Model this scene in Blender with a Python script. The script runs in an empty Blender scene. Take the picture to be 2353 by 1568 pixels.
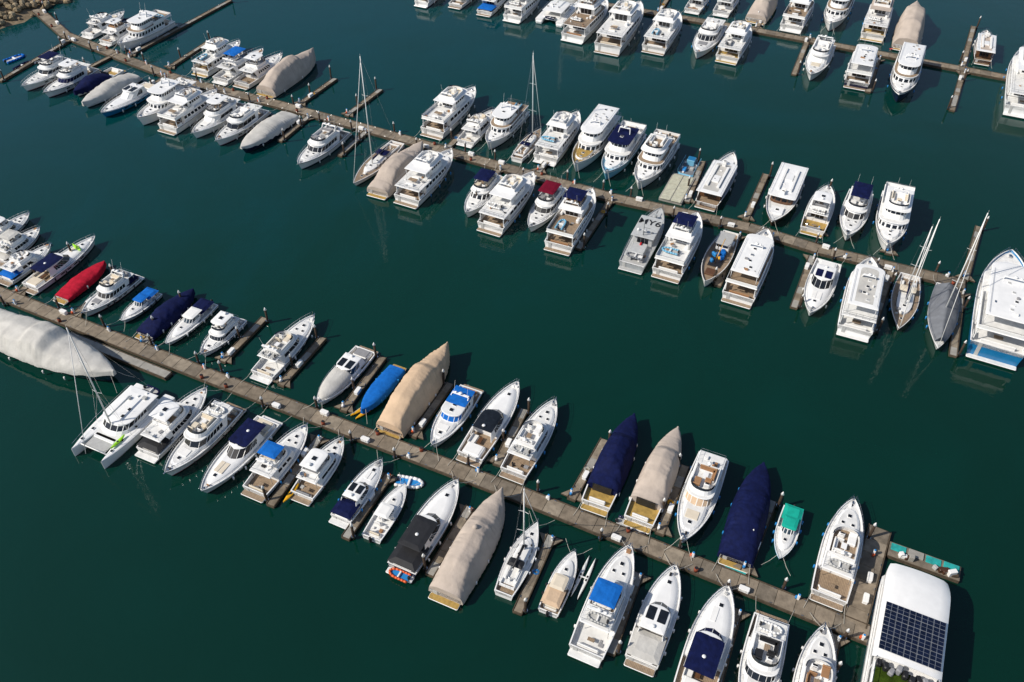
import bpy, math, random
from mathutils import Vector, noise
rng=random.Random(11)
SC=bpy.context.scene
# ---------------------------------------------------------------- materials
_m={}
def mat(name,col,rough=.5,metal=0,var=.12,ns=1.5,bump=0,bs=20,coat=0,kind=None,spec=None):
    if name in _m: return _m[name]
    m=bpy.data.materials.new(name);m.use_nodes=True;nt=m.node_tree;b=nt.nodes['Principled BSDF']
    b.inputs['Roughness'].default_value=rough;b.inputs['Metallic'].default_value=metal
    if spec is None and name.startswith('canvas'): spec=.12
    if spec is not None: b.inputs['Specular IOR Level'].default_value=spec
    if coat: b.inputs['Coat Weight'].default_value=coat
    tc=nt.nodes.new('ShaderNodeTexCoord');n=nt.nodes.new('ShaderNodeTexNoise')
    n.inputs['Scale'].default_value=ns;n.inputs['Detail'].default_value=5
    nt.links.new(tc.outputs['Object'],n.inputs['Vector'])
    r=nt.nodes.new('ShaderNodeValToRGB');r.color_ramp.elements[0].position=.3;r.color_ramp.elements[1].position=.7
    r.color_ramp.elements[0].color=[c*(1-var) for c in col]+[1];r.color_ramp.elements[1].color=[min(1,c*(1+var*.5)) for c in col]+[1]
    nt.links.new(n.outputs['Fac'],r.inputs['Fac'])
    out=r.outputs['Color']
    if kind=='plank':
        w=nt.nodes.new('ShaderNodeTexWave');w.bands_direction='Y';w.inputs['Scale'].default_value=1.6
        nt.links.new(tc.outputs['Object'],w.inputs['Vector'])
        r2=nt.nodes.new('ShaderNodeValToRGB');r2.color_ramp.elements[0].position=.0;r2.color_ramp.elements[1].position=.12
        r2.color_ramp.elements[0].color=(.35,.35,.35,1)
        nt.links.new(w.outputs['Fac'],r2.inputs['Fac'])
        mx=nt.nodes.new('ShaderNodeMix');mx.data_type='RGBA';mx.blend_type='MULTIPLY';mx.inputs[0].default_value=1
        nt.links.new(out,mx.inputs[6]);nt.links.new(r2.outputs['Color'],mx.inputs[7]);out=mx.outputs[2]
    nt.links.new(out,b.inputs['Base Color'])
    if bump:
        n2=nt.nodes.new('ShaderNodeTexNoise');n2.inputs['Scale'].default_value=bs;n2.inputs['Detail'].default_value=4
        nt.links.new(tc.outputs['Object'],n2.inputs['Vector'])
        bp=nt.nodes.new('ShaderNodeBump');bp.inputs['Strength'].default_value=bump;bp.inputs['Distance'].default_value=.08
        nt.links.new(n2.outputs['Fac'],bp.inputs['Height']);nt.links.new(bp.outputs['Normal'],b.inputs['Normal'])
    _m[name]=m;return m
W=mat('gelcoat_white',(.82,.815,.805),.25,var=.06,ns=.8,coat=.3)
WD=mat('deck_nonskid',(.71,.705,.69),.6,var=.14,ns=1.2)
GRD=mat('deck_grey',(.42,.42,.41),.7,var=.12)
GL=mat('tinted_glass',(.012,.015,.02),.06,var=.3)
GLB=mat('blue_glass',(.03,.05,.07),.05,var=.3)
TEAK=mat('teak',(.31,.225,.15),.6,var=.25,ns=3,kind='plank')
OCH=mat('varnished_deck',(.40,.26,.07),.5,var=.3,ns=2)
WOOD=mat('brown_wood',(.12,.055,.025),.4,var=.3,ns=4)
NAVY=mat('canvas_navy',(.005,.009,.052),.8,var=.35,bump=.5,bs=3)
BLUE=mat('canvas_blue',(.008,.13,.48),.8,var=.2,bump=.5,bs=3)
TAN=mat('canvas_tan',(.56,.41,.28),.85,var=.12,ns=.6,bump=.6,bs=2.5)
BEI=mat('canvas_beige',(.46,.39,.335),.85,var=.14,ns=.6,bump=.6,bs=2.5)
GCV=mat('canvas_grey',(.52,.505,.475),.85,var=.18,ns=.5,bump=.6,bs=2.5)
DGC=mat('canvas_slate',(.17,.18,.20),.85,var=.2,ns=.8,bump=.6,bs=2.5)
RED=mat('canvas_red',(.42,.010,.030),.8,var=.3,bump=.5,bs=3)
MAR=mat('canvas_maroon',(.15,.004,.02),.8,var=.2)
BLK=mat('black_trim',(.014,.014,.016),.55,var=.3)
GRN=mat('canvas_green',(.01,.36,.27),.8,var=.15)
STEEL=mat('stainless',(.6,.6,.6),.25,1,var=.1)
ALU=mat('mast_paint',(.78,.78,.76),.35,var=.08)
HN=mat('hull_navy',(.008,.012,.04),.15,var=.1,coat=.5)
HB=mat('hull_blue',(.010,.16,.36),.3,var=.15,coat=.4)
HLB=mat('hull_light_blue',(.16,.42,.60),.3,var=.1,coat=.4)
HG=mat('hull_grey',(.33,.35,.36),.5,var=.2)
LG=mat('light_grey_paint',(.47,.48,.48),.5,var=.15)
HW=mat('hull_brown',(.07,.03,.015),.35,var=.3)
AF=mat('antifouling',(.02,.03,.05),.7,var=.4)
CRM=mat('cushion_cream',(.66,.58,.46),.7,var=.08)
CWH=mat('cushion_white',(.78,.77,.75),.7,var=.06)
CGR=mat('cushion_grey',(.25,.25,.26),.7,var=.1)
CBR=mat('cushion_brown',(.32,.17,.08),.7,var=.1)
ORG=mat('orange_plastic',(.65,.10,.02),.45)
YEL=mat('yellow_plastic',(.75,.38,.01),.4)
LIME=mat('lime_plastic',(.35,.75,.02),.4)
REDP=mat('red_plastic',(.6,.01,.02),.4)
TURQ=mat('turquoise_sheet',(.02,.34,.32),.6,var=.3)
TURF=mat('artificial_turf',(.04,.07,.006),.95,var=.5,ns=1.2,bump=.8,bs=30,spec=.1)
SOL=mat('solar_cell',(.006,.010,.030),.12,var=.4)
SOLF=mat('solar_frame',(.35,.37,.40),.3,.5)
BL2=mat('blue_plastic',(.02,.22,.55),.4)
DK=[mat('dock_board_%d'%i,c,.85,var=.34,ns=1.1,bump=.4,bs=6,spec=.2) for i,c in enumerate([(.245,.20,.15),(.215,.175,.13),(.275,.23,.175),(.185,.155,.12)])]
DKS=mat('dock_beam',(.09,.068,.047),.9,var=.4,ns=2,spec=.2)
DKG=mat('dock_concrete',(.31,.295,.265),.85,var=.2,ns=1)
PIL=mat('pile_timber',(.05,.034,.024),.8,var=.5,ns=2,spec=.2)
ROPE=mat('rope',(.5,.48,.42),.9)
# ---------------------------------------------------------------- mesh builder
class MB:
    def __init__(s): s.v=[];s.f=[];s.m=[];s.s=[];s.ml=[]
    def mi(s,m):
        if m not in s.ml: s.ml.append(m)
        return s.ml.index(m)
    def add(s,vs): i=len(s.v);s.v.extend([tuple(p) for p in vs]);return i
    def face(s,idx,m,sm=False): s.f.append(tuple(idx));s.m.append(s.mi(m));s.s.append(sm)
    def quad(s,a,b,c,d,m,sm=False):
        i=s.add([a,b,c,d]);s.face((i,i+1,i+2,i+3),m,sm)
    def loft(s,rings,mats,closed=True,top=None,bot=None,sm=False):
        n=len(rings[0]);idx=[s.add(r) for r in rings]
        for k in range(len(rings)-1):
            mm=mats[k] if isinstance(mats,(list,tuple)) else mats
            for i in range(n if closed else n-1):
                j=(i+1)%n
                s.face((idx[k]+i,idx[k]+j,idx[k+1]+j,idx[k+1]+i),mm,sm)
        if top: s.face([idx[-1]+i for i in range(n)],top)
        if bot: s.face([idx[0]+i for i in range(n)][::-1],bot)
    def box(s,cx,cy,z0,sx,sy,sz,m,ch=.05,tm=None,ang=0,top=1.0):
        def o(k,z,q=1):
            a=sx/2*q-k;b=sy/2*q-k;c=min(ch,a*.6,b*.6)
            pts=[(-a,-b+c),(-a+c,-b),(a-c,-b),(a,-b+c),(a,b-c),(a-c,b),(-a+c,b),(-a,b-c)]
            ca,sa=math.cos(ang),math.sin(ang)
            return [(cx+x*ca-y*sa,cy+x*sa+y*ca,z) for x,y in pts]
        c=min(ch,sz*.4)
        s.loft([o(0,z0),o(0,z0+sz-c,top),o(c*.8,z0+sz,top)],m,top=tm or m,bot=m)
    def tube(s,p,q,r,m,n=5,r2=None):
        p=Vector(p);q=Vector(q);d=q-p
        if d.length<1e-4:return
        d.normalize();u=d.orthogonal().normalized();w=d.cross(u);r2=r if r2 is None else r2
        R=[[pp+u*rr*math.cos(2*math.pi*i/n)+w*rr*math.sin(2*math.pi*i/n) for i in range(n)] for pp,rr in((p,r),(q,r2))]
        s.loft(R,m,top=m,bot=m,sm=n>4)
    def path(s,pts,r,m,n=5):
        for a,b in zip(pts,pts[1:]): s.tube(a,b,r,m,n)
    def ball(s,c,rx,rz,m,n=10,k=5,half=False):
        rings=[]
        for j in range(k+1):
            t=(0 if half else -math.pi/2)+(math.pi/2 if half else math.pi)*j/k
            t=min(t,math.pi/2-.02);rr=max(math.cos(t),.02)
            rings.append([(c[0]+rx*rr*math.cos(2*math.pi*i/n),c[1]+rx*rr*math.sin(2*math.pi*i/n),c[2]+rz*math.sin(t)) for i in range(n)])
        s.loft(rings,m,top=m,bot=m,sm=True)
    def obj(s,name,loc=(0,0,0),rz=0):
        me=bpy.data.meshes.new(name);me.from_pydata(s.v,[],s.f)
        for m in s.ml: me.materials.append(m)
        me.polygons.foreach_set('material_index',s.m);me.polygons.foreach_set('use_smooth',s.s);me.update()
        o=bpy.data.objects.new(name,me);o.location=loc;o.rotation_euler=(0,0,rz);SC.collection.objects.link(o);return o
def outl(x0,x1,w,nose,z,ns=4,nf=8,pw=2.4,wa=None):
    wa=w if wa is None else wa
    xs=x1-nose;P=[]
    for i in range(ns+1):
        t=i/ns;P.append((x0+(xs-x0)*t,-(wa+(w-wa)*min(1,t*1.5)),z))
    for j in range(1,nf):
        th=math.pi*j/nf-math.pi/2
        P.append((xs+nose*abs(math.cos(th))**(2/pw),w*math.copysign(abs(math.sin(th))**(2/pw),th),z))
    for i in range(ns,-1,-1):
        t=i/ns;P.append((x0+(xs-x0)*t,(wa+(w-wa)*min(1,t*1.5)),z))
    return P
def pane(mb,a,b,c,d,fm,gm,mx=.07,mz=.08,dep=.03):
    a,b,c,d=map(Vector,(a,b,c,d));L=(b-a).length;Hh=(d-a).length
    if L<.15 or Hh<.15: mb.quad(a,b,c,d,fm);return
    u=min(.3,mx/L);v=min(.3,mz/Hh);n=(b-a).cross(d-a).normalized()*-dep
    B=lambda s,t:(a*(1-s)+b*s)*(1-t)+(d*(1-s)+c*s)*t
    i=[B(u,v)+n,B(1-u,v)+n,B(1-u,1-v)+n,B(u,1-v)+n];o=[a,b,c,d]
    k=mb.add(o+i)
    for q in range(4): mb.face((k+q,k+(q+1)%4,k+4+(q+1)%4,k+4+q),fm)
    mb.face((k+4,k+5,k+6,k+7),gm)
def house(mb,x0,x1,w,z0,z1,nose,rf,wm,gm,a=.42,b=.88,ns=5,nf=8,tumble=.1,gf=None,ra=0,wa=None,door=True,mx=.07,pw=2.4,roofm=None):
    Ls=[]
    for h in(0,a,b,1):
        Ls.append(outl(x0+ra*h,x1-rf*h,w-tumble*h,nose,z0+(z1-z0)*h,ns,nf,pw,None if wa is None else wa-tumble*h))
    n=len(Ls[0]);mb.loft([Ls[0],Ls[1]],wm,sm=False);mb.loft([Ls[2],Ls[3]],wm,top=roofm or wm)
    for i in range(n):
        j=(i+1)%n
        if i==n-1:
            mb.quad(Ls[1][i],Ls[1][j],Ls[2][j],Ls[2][i],wm)
            if door:
                y=w*.62;x=x0+ra*.5-.03
                for k in range(3):
                    ya=y-2*y*k/3-.05;yb=y-2*y*(k+1)/3+.05
                    mb.box(x,(ya+yb)/2,z0+(z1-z0)*.1,.05,abs(ya-yb),(z1-z0)*.76,gm,.01)
        else:
            fr=ns<=i<ns+nf
            pane(mb,Ls[1][i],Ls[1][j],Ls[2][j],Ls[2][i],wm,(gf or gm) if fr else gm,mx)
def slab(mb,x0,x1,w,nose,z,th,m,tm=None,pw=2.4,wa=None,crown=0):
    R=[outl(x0+.08,x1-.08,w-.08,nose,z,4,10,pw,wa and wa-.08),outl(x0,x1,w,nose,z+th*.35,4,10,pw,wa),outl(x0,x1,w,nose,z+th*.7,4,10,pw,wa),outl(x0+.12,x1-.12,w-.12,nose,z+th,4,10,pw,wa and wa-.12)]
    if crown: R.append(outl(x0+.4*w,x1-.4*w,w*.6,nose*.7,z+th+crown,4,10,pw,wa and wa*.6))
    mb.loft(R,m,top=tm or m,bot=m)
def coam(mb,x0,x1,w,nose,z,h,m,fm,rake=.25,open_aft=False):
    o1=outl(x0,x1,w,nose,z,4,10);o2=outl(x0+.05,x1-rake*.6,w-.04,nose,z+h,4,10)
    i2=outl(x0+.18,x1-rake*.6-.12,w-.16,nose,z+h,4,10);i1=outl(x0+.2,x1-.2-rake*.3,w-.2,nose,z+.04,4,10)
    mb.loft([o1,o2,i2,i1],m,top=fm)
    return o2
def screen(mb,o,xmin,h,lean,m):
    P=[p for p in o if p[0]>xmin]
    mb.loft([P,[(p[0]-lean,p[1]*.96,p[2]+h) for p in P]],m,closed=False)
def clutter(mb,x0,x1,w,z,n,rg):
    for i in range(n):
        s=rg.uniform(.2,.6);mb.box(rg.uniform(x0,x1),rg.uniform(-w,w),z,s,rg.uniform(.2,.7),rg.uniform(.1,.4),rg.choice([CWH,CWH,GRD,CGR,STEEL,CGR,CWH,CBR,BLK]),.04,ang=rg.choice([0,0,rg.uniform(0,3)]))
class Hull:
    def __init__(s,L,B,fs,fb,p=2.3,q=.8,tm=.42,sw=.9): s.L=L;s.B=B;s.fs=fs;s.fb=fb;s.p=p;s.q=q;s.tm=tm;s.sw=sw
    def hb(s,t):
        if t<s.tm: return s.B/2*(s.sw+(1-s.sw)*math.sin(math.pi/2*t/s.tm))
        u=(t-s.tm)/(1-s.tm);return max(.02,s.B/2*(1-u**s.p)**s.q)
    def zs(s,t): return s.fs+(s.fb-s.fs)*t**1.7
    def X(s,t): return -s.L/2+s.L*t
    def tx(s,x): return (x+s.L/2)/s.L
def hull(mb,L,B,fs,fb,mh=W,md=WD,mc=TEAK,ms=None,boot=BLK,tc=.24,cd=.6,bul=.18,p=2.3,q=.8,sw=.9,tm=.42,plat=True,n=20,win=False):
    H=Hull(L,B,fs,fb,p,q,tm,sw);ms=ms or mh
    T=[1-(1-i/n)**1.35 for i in range(n+1)];T=sorted(set(T+[tc,tc+.004]))
    S=[];
    for t in T:
        b=H.hb(t);z=H.zs(t);fl=1-.42*t**2.2;ov=lambda k:-L*.07*k*t**4
        sec=[(0,-.5,1),(b*.6*fl,-.25,.95),(b*.88*fl,.06,.75),(b*.90*fl,.2,.7),(b*(.94-.06*t*t),z*.55,.35),(b*.985,z-.24,.1),(b*1.0+.02,z-.2,.06),(b+.03,z-.1,.03),(b,z,0)]
        ring=[(H.X(t)+ov(k),y,zz) for y,zz,k in sec]
        S.append(ring)
    mats=[AF,AF,boot,mh,mh,mh,ms,mh]
    for sgn in(1,-1):
        idx=[mb.add([(x,y*sgn,z) for x,y,z in r]) for r in S]
        for i in range(len(S)-1):
            for k in range(8):
                f=(idx[i]+k,idx[i+1]+k,idx[i+1]+k+1,idx[i]+k+1)
                mb.face(f if sgn<0 else f[::-1],mats[k],k in(3,4))
    tr=[(x,-y,z) for x,y,z in S[0]]+[(x,y,z) for x,y,z in S[0][::-1][:-1]]
    i0=mb.add(tr);mb.face([i0+i for i in range(len(tr))],mh)
    for i in range(len(T)-1):
        t0,t1=T[i],T[i+1]
        def pts(t):
            b=H.hb(t);z=H.zs(t);c=cd if t<=tc+.001 else bul
            wi=.14 if t<=tc+.001 else .09
            return [(H.X(t),b,z),(H.X(t),max(b-wi,0),z+.01),(H.X(t),max(b-wi-.02,0),z-c),(H.X(t),0,z-c+.03)]
        A=pts(t0);Bp=pts(t1);m=mc if t1<=tc+.001 else md
        for sgn in(1,-1):
            f=lambda P:(P[0],P[1]*sgn,P[2])
            for k,mm in((0,W if mh is not HG else HG),(1,W if mh is not HG else HG),(2,m)):
                q4=[f(A[k]),f(Bp[k]),f(Bp[k+1]),f(A[k+1])]
                mb.quad(*(q4 if sgn>0 else q4[::-1]),mm)
    b=H.hb(0)-.14;mb.box(-L/2+.08,0,fs-cd,.16,2*b,cd+.01,W,.02)
    if plat:
        mb.box(-L/2-.45,0,.32,.95,B*sw*.92,.14,W,.12,tm=mc)
        mb.box(-L/2-.03,B*.28,.4,.06,.6,fs-.5,GRD,.02)
    if win:
        for sgn in(1,-1):
            for t in(.35,.45,.55,.66):
                z=H.zs(t)*.58;x=H.X(t);y=H.hb(t)*(.94-.06*t*t)+.0
                dx=L*.028;y2=H.hb(t+.03)*(.94-.06*t*t);y1=H.hb(t-.03)*(.94-.06*t*t)
                a=(x-dx,(y1+.035)*sgn,z-.13);b_=(x+dx,(y2+.035)*sgn,z-.13);c=(x+dx,(y2+.06)*sgn,z+.16);d=(x-dx,(y1+.06)*sgn,z+.16)
                mb.quad(a,b_,c,d,GL)
    return H
def rail(mb,H,t0,t1,h=.65,r=.022,m=STEEL,step=.07):
    n=max(4,int((t1-t0)/step))
    for sgn in(1,-1):
        P=[]
        for i in range(n+1):
            t=t0+(t1-t0)*i/n;b=max(H.hb(t)-.07,.02)
            p=(H.X(t)+(.25 if i==n else 0),b*sgn,H.zs(t)+h);P.append(p)
            mb.tube((H.X(t)-.03,b*sgn,H.zs(t)),p,r*.8,m,4)
        mb.path(P,r,m,4);mb.path([(a[0],a[1],a[2]-h*.5) for a in P],r*.6,m,3)
def fend(mb,H,rg,m=None):
    m=m or rg.choice([CWH,CWH,BL2,BLK])
    for sgn in(1,-1):
        for t in(.2,.38,.56,.72):
            if rg.random()<.75:
                t+=rg.uniform(-.04,.04);y=(H.hb(t)+.14)*sgn;z=rg.uniform(.25,.5);mb.tube((H.X(t),y,z),(H.X(t),y,z+.6),.13,m,7)
def hatch(mb,x,y,z,s=.5,m=GL):
    mb.box(x,y,z-.04,s+.12,s+.12,.09,W,.05);mb.box(x,y,z+.04,s,s,.03,m,.03)
def sofa(mb,x,y,z,sx,sy,m,back='f'):
    mb.box(x,y,z,sx,sy,.42,W,.06);mb.box(x,y,z+.42,sx-.06,sy-.06,.12,m,.06)
    if back=='a': mb.box(x-sx/2+.1,y,z+.5,.18,sy,.4,m,.06)
    if back=='f': mb.box(x+sx/2-.1,y,z+.5,.18,sy,.4,m,.06)
    if back=='l': mb.box(x,y+sy/2-.09,z+.5,sx,.18,.4,m,.06)
    if back=='r': mb.box(x,y-sy/2+.09,z+.5,sx,.18,.4,m,.06)
def helm(mb,x,y,z,m=CWH):
    mb.box(x+.35,y,z,.5,.9,.85,W,.1,tm=BLK,top=.85);mb.box(x-.45,y,z,.4,.9,.55,m,.1);mb.box(x-.62,y,z+.5,.12,.9,.4,m,.05)
    mb.tube((x+.1,y-.2,z+.8),(x+.1,y+.2,z+.8),.03,BLK,5)
def radome(mb,x,y,z,r=.32): mb.ball((x,y,z),r,.13,W,10,4)
def arch(mb,x,w,z,h,m=W,lean=-.6,th=.5):
    for sgn in(1,-1):
        a=[(x-th/2,sgn*w,z),(x+th/2,sgn*w,z),(x+th/2,sgn*(w-.1),z),(x-th/2,sgn*(w-.1),z)]
        b=[(x-th*.35+lean,sgn*(w-.15),z+h),(x+th*.35+lean,sgn*(w-.15),z+h),(x+th*.35+lean,sgn*(w-.28),z+h),(x-th*.35+lean,sgn*(w-.28),z+h)]
        mb.loft([a,b],m)
    mb.box(x+lean,0,z+h-.03,th*.8,2*w-.3,.14,m,.05)
    radome(mb,x+lean,0,z+h+.3);mb.tube((x+lean,0,z+h),(x+lean,0,z+h+.25),.09,m)
    for yy in(-.7,.7): mb.tube((x+lean,yy*w,z+h),(x+lean-.5,yy*w,z+h+2.2),.015,ALU,4)
    mb.ball((x+lean,-w*.5,z+h+.18),.2,.2,W,8,5)
def rib(mb,x,y,z,L,m,ang=0,fm=GRD):
    ca,sa=math.cos(ang),math.sin(ang);w=L*.2;P=[]
    for i in range(15):
        t=i/14
        if t<.3: px,py=-L/2+L*.62*t/.3,w
        elif t>.7: px,py=-L/2+L*.62*(1-t)/.3,-w
        else:
            th=math.pi/2-math.pi*(t-.3)/.4;px=-L/2+L*.62+L*.36*math.cos(th);py=w*math.sin(th)
        P.append((px,py))
    P=[(x+a*ca-b*sa,y+a*sa+b*ca,z+.22) for a,b in P]
    mb.path(P,L*.058,m,8)
    n=len(P);i0=mb.add([(a,b,z+.12) for a,b,_ in P]);mb.face([i0+i for i in range(n)],fm)
    mb.box(x-L*.02*ca,y-L*.02*sa,z+.12,L*.08,w*1.6,.3,CWH,.04,ang=ang)
    mb.box(x-L*.5*ca,y-L*.5*sa,z+.2,L*.1,.35,.5,BLK,.06,ang=ang)
def ropes(mb,H,near):
    L=H.L
    for s in(1,-1):
        if near>0: a=Vector((L/2-.6,.3*s,H.fb-.05));b=Vector((L/2+1.6,1.9*s,.62))
        else: a=Vector((-L/2+.2,H.B*.4*s,H.fs));b=Vector((-L/2-2.6,H.B*.5*s,.62))
        mid=(a+b)/2-Vector((0,0,.25));mb.path([a,mid,b],.03,ROPE,4)
# ---------------------------------------------------------------- boats
def b_fly(mb,L,B,o,rg,near):
    k=(L/15)**.7;fs=1.25*k;fb=1.9*k;hc=o.get('hull',W);low=o.get('low',0)
    H=hull(mb,L,B,fs,fb,hc,WD,o.get('deck',TEAK if rg.random()<.4 else WD),ms=o.get('stripe',rg.choice([W,W,HN,BLK])),boot=rg.choice([BLK,HN,AF,MAR]),win=rg.random()<.6,plat=L>10,cd=.75)
    seat=o.get('seat',rg.choice([CRM,CWH,CWH,CBR,CGR]));gf=o.get('wc',rg.choice([None,None,None,BLK,CWH]))
    z0=fs-.22*k
    xt=.40*L;zc=H.zs(.75)-.2
    R=[outl(-.05*L,xt,B*.33,.22*L,zc-.1,4,10,2),outl(-.05*L,xt-.15,B*.31,.22*L,zc+.22*k,4,10,2),outl(-.05*L,xt-.45,B*.25,.2*L,zc+.36*k,4,10,2)]
    mb.loft(R,W,top=WD,sm=False)
    hatch(mb,.30*L,0,zc+.38*k,.5)
    if rg.random()<.4:
        sp=rg.choice([CRM,CGR,CWH,CWH])
        mb.box(.22*L,0,zc+.37*k,.09*L,B*.36,.1,sp,.05)
    else: hatch(mb,.215*L,B*.13,zc+.38*k,.4);hatch(mb,.215*L,-B*.13,zc+.38*k,.4)
    hh=1.7*k;x0=-.23*L;x1=.17*L+rg.uniform(-.02,.06)*L;w=B*.405;z1=fs+hh
    house(mb,x0,x1,w,z0,z1,rg.uniform(.09,.16)*L,rg.uniform(.08,.14)*L,W,GL,rg.uniform(.32,.44),rg.uniform(.80,.88),rg.choice([2,3,4,5]),rg.choice([4,6,8]),.14,gf=gf,mx=rg.choice([.03,.04,.06,.14]))
    xa=(-.40+rg.uniform(-.03,.06))*L if not low else -.24*L
    xr=x1-.09*L
    slab(mb,xa,xr+.25,w*.97,.1*L,z1-.01,.13,W,WD)
    for s in(1,-1):
        mb.tube((xa+.3,s*w*.9,fs-.1),(xa+.3,s*w*.9,z1),.045,STEEL)
        mb.loft([[(x0+.2,s*w,fs-.1),(x0-.5,s*w,fs-.1),(x0-.5,s*(w-.07),fs-.1),(x0+.2,s*(w-.07),fs-.1)],[(x0+.1,s*(w-.15),z1),(x0-1.3*k,s*(w-.15),z1),(x0-1.3*k,s*(w-.22),z1),(x0+.1,s*(w-.22),z1)]],W)
    zf=z1+.12
    if not low:
        xc0=(-.26+rg.uniform(-.02,.06))*L;xc1=xr-.02*L;wc=w*.86
        oc=coam(mb,xc0,xc1,wc,.1*L,zf,.62,W,rg.choice([WD,WD,WD,GRD,TEAK]),.5)
        screen(mb,oc,xc1-.14*L,.3,.2,GL)
        helm(mb,xc1-.12*L,wc*.35,zf+.05,seat)
        sofa(mb,xc1-.11*L,-wc*.45,zf+.05,.1*L,wc*.6,seat,'f')
        sofa(mb,xc0+.09*L,wc*.6,zf+.05,.13*L,.55,seat,'l');sofa(mb,xc0+.05*L,0,zf+.05,.55,wc*1.3,seat,'a')
        mb.box(xc0+.11*L,0,zf+.5,.06*L,.7,.05,rg.choice([TEAK,W]),.02);mb.tube((xc0+.11*L,0,zf),(xc0+.11*L,0,zf+.5),.05,STEEL)
        for s in(1,-1):
            mb.path([(xc0,s*wc,zf+.65),(xa+.2,s*w*.88,zf+.65)],.022,STEEL,4)
            for q in(0,.33,.66,1): mb.tube((xa+.2+(xc0-xa-.2)*q,s*(w*.88),zf),(xa+.2+(xc0-xa-.2)*q,s*w*.88,zf+.65),.018,STEEL,4)
        mb.tube((xa+.2,-w*.88,zf+.65),(xa+.2,w*.88,zf+.65),.022,STEEL,4)
        if rg.random()<.4: rib(mb,(xa+xc0)/2,0,zf+.05,min(2.6,B*.6),rg.choice([CWH,GRD,CGR]),math.pi/2)
        else: clutter(mb,xa+.4,xc0-.3,w*.6,zf,4,rg)
        top=o.get('top',rg.choice(['arch','arch','hard','bim','none']));tcol=o.get('tc',rg.choice([CWH,NAVY,CRM]))
        if top=='arch': arch(mb,xc0+.03*L,wc,zf,1.3*k)
        elif top in('hard','bim'):
            zt=zf+1.95*k;tx0,tx1=xc0-.01*L,xc1-.07*L
            if top=='hard': slab(mb,tx0,tx1,wc*.98,.06*L,zt,.14,W,W,crown=.05);radome(mb,tx0+.05*L,0,zt+.4);mb.tube((tx0+.05*L,0,zt),(tx0+.05*L,0,zt+.35),.08,W);hatch(mb,(tx0+tx1)/2,0,zt+.2,.7)
            else: slab(mb,tx0,tx1,wc*.95,.02*L,zt,.1,tcol,tcol,pw=6,crown=.12)
            for s in(1,-1):
                for q in(.1,.85): mb.tube((tx0+(tx1-tx0)*q,s*wc*.9,zf),(tx0+(tx1-tx0)*q-.1,s*wc*.88,zt),.035,STEEL if top=='bim' else W)
            if top=='bim': arch(mb,xc0,wc,zf,1.1*k)
        else:
            mb.tube((xc0+.3,0,zf),(xc0+.1,0,zf+2),.05,W);radome(mb,xc0+.2,0,zf+1.2)
    else:
        hatch(mb,(xa+xr)/2,0,z1+.14,.6);hatch(mb,(xa+xr)/2+1.2,0,z1+.14,.6)
        if o.get('tc'): slab(mb,xa-.12*L,xa+.16*L,w*.95,.02*L,z1+.16,.07,o['tc'],o['tc'],pw=6,crown=.06)
        arch(mb,xa+.06*L,w*.9,z1,.5)
    if o.get('aft'):
        slab(mb,-.49*L,x0,B*.44,.02*L,fs+.35,.1,o['aft'],o['aft'],pw=6,crown=.15)
    sofa(mb,-.455*L,0,fs-.74,.5,B*.55,seat,'a')
    mb.box(-.39*L,0,fs-.2,.5,.9,.05,TEAK,.02);clutter(mb,-.46*L,-.36*L,B*.3,fs-.72,3,rg)
    if o.get('fcov'):
        R=[outl(x1-.12*L,.42*L,B*.36,.26*L,H.zs(.7)-.1,4,12,2),outl(x1-.12*L,.41*L,B*.36,.26*L,H.zs(.7)+.45,4,12,2),outl(x1-.12*L,.33*L,B*.25,.26*L,H.zs(.7)+.95,4,12,2),outl(x1-.12*L,.2*L,B*.1,.2*L,H.zs(.7)+1.15,4,12,2)]
        mb.loft(R,o['fcov'],top=o['fcov'],sm=True)
    if o.get('kay'): kayak_part(mb,.30*L,0,zc+.55,2.6,.55,o['kay'],1.2)
    mb.box(.455*L,0,H.zs(.95)-.15,.5,.3,.22,STEEL,.05);mb.box(.5*L,0,H.fb-.12,.6,.18,.12,STEEL,.04)
    clutter(mb,.40*L,.45*L,B*.08,H.zs(.92)-.2,2,rg)
    rail(mb,H,.42,.985,.62*k);fend(mb,H,rg);ropes(mb,H,near)
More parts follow.
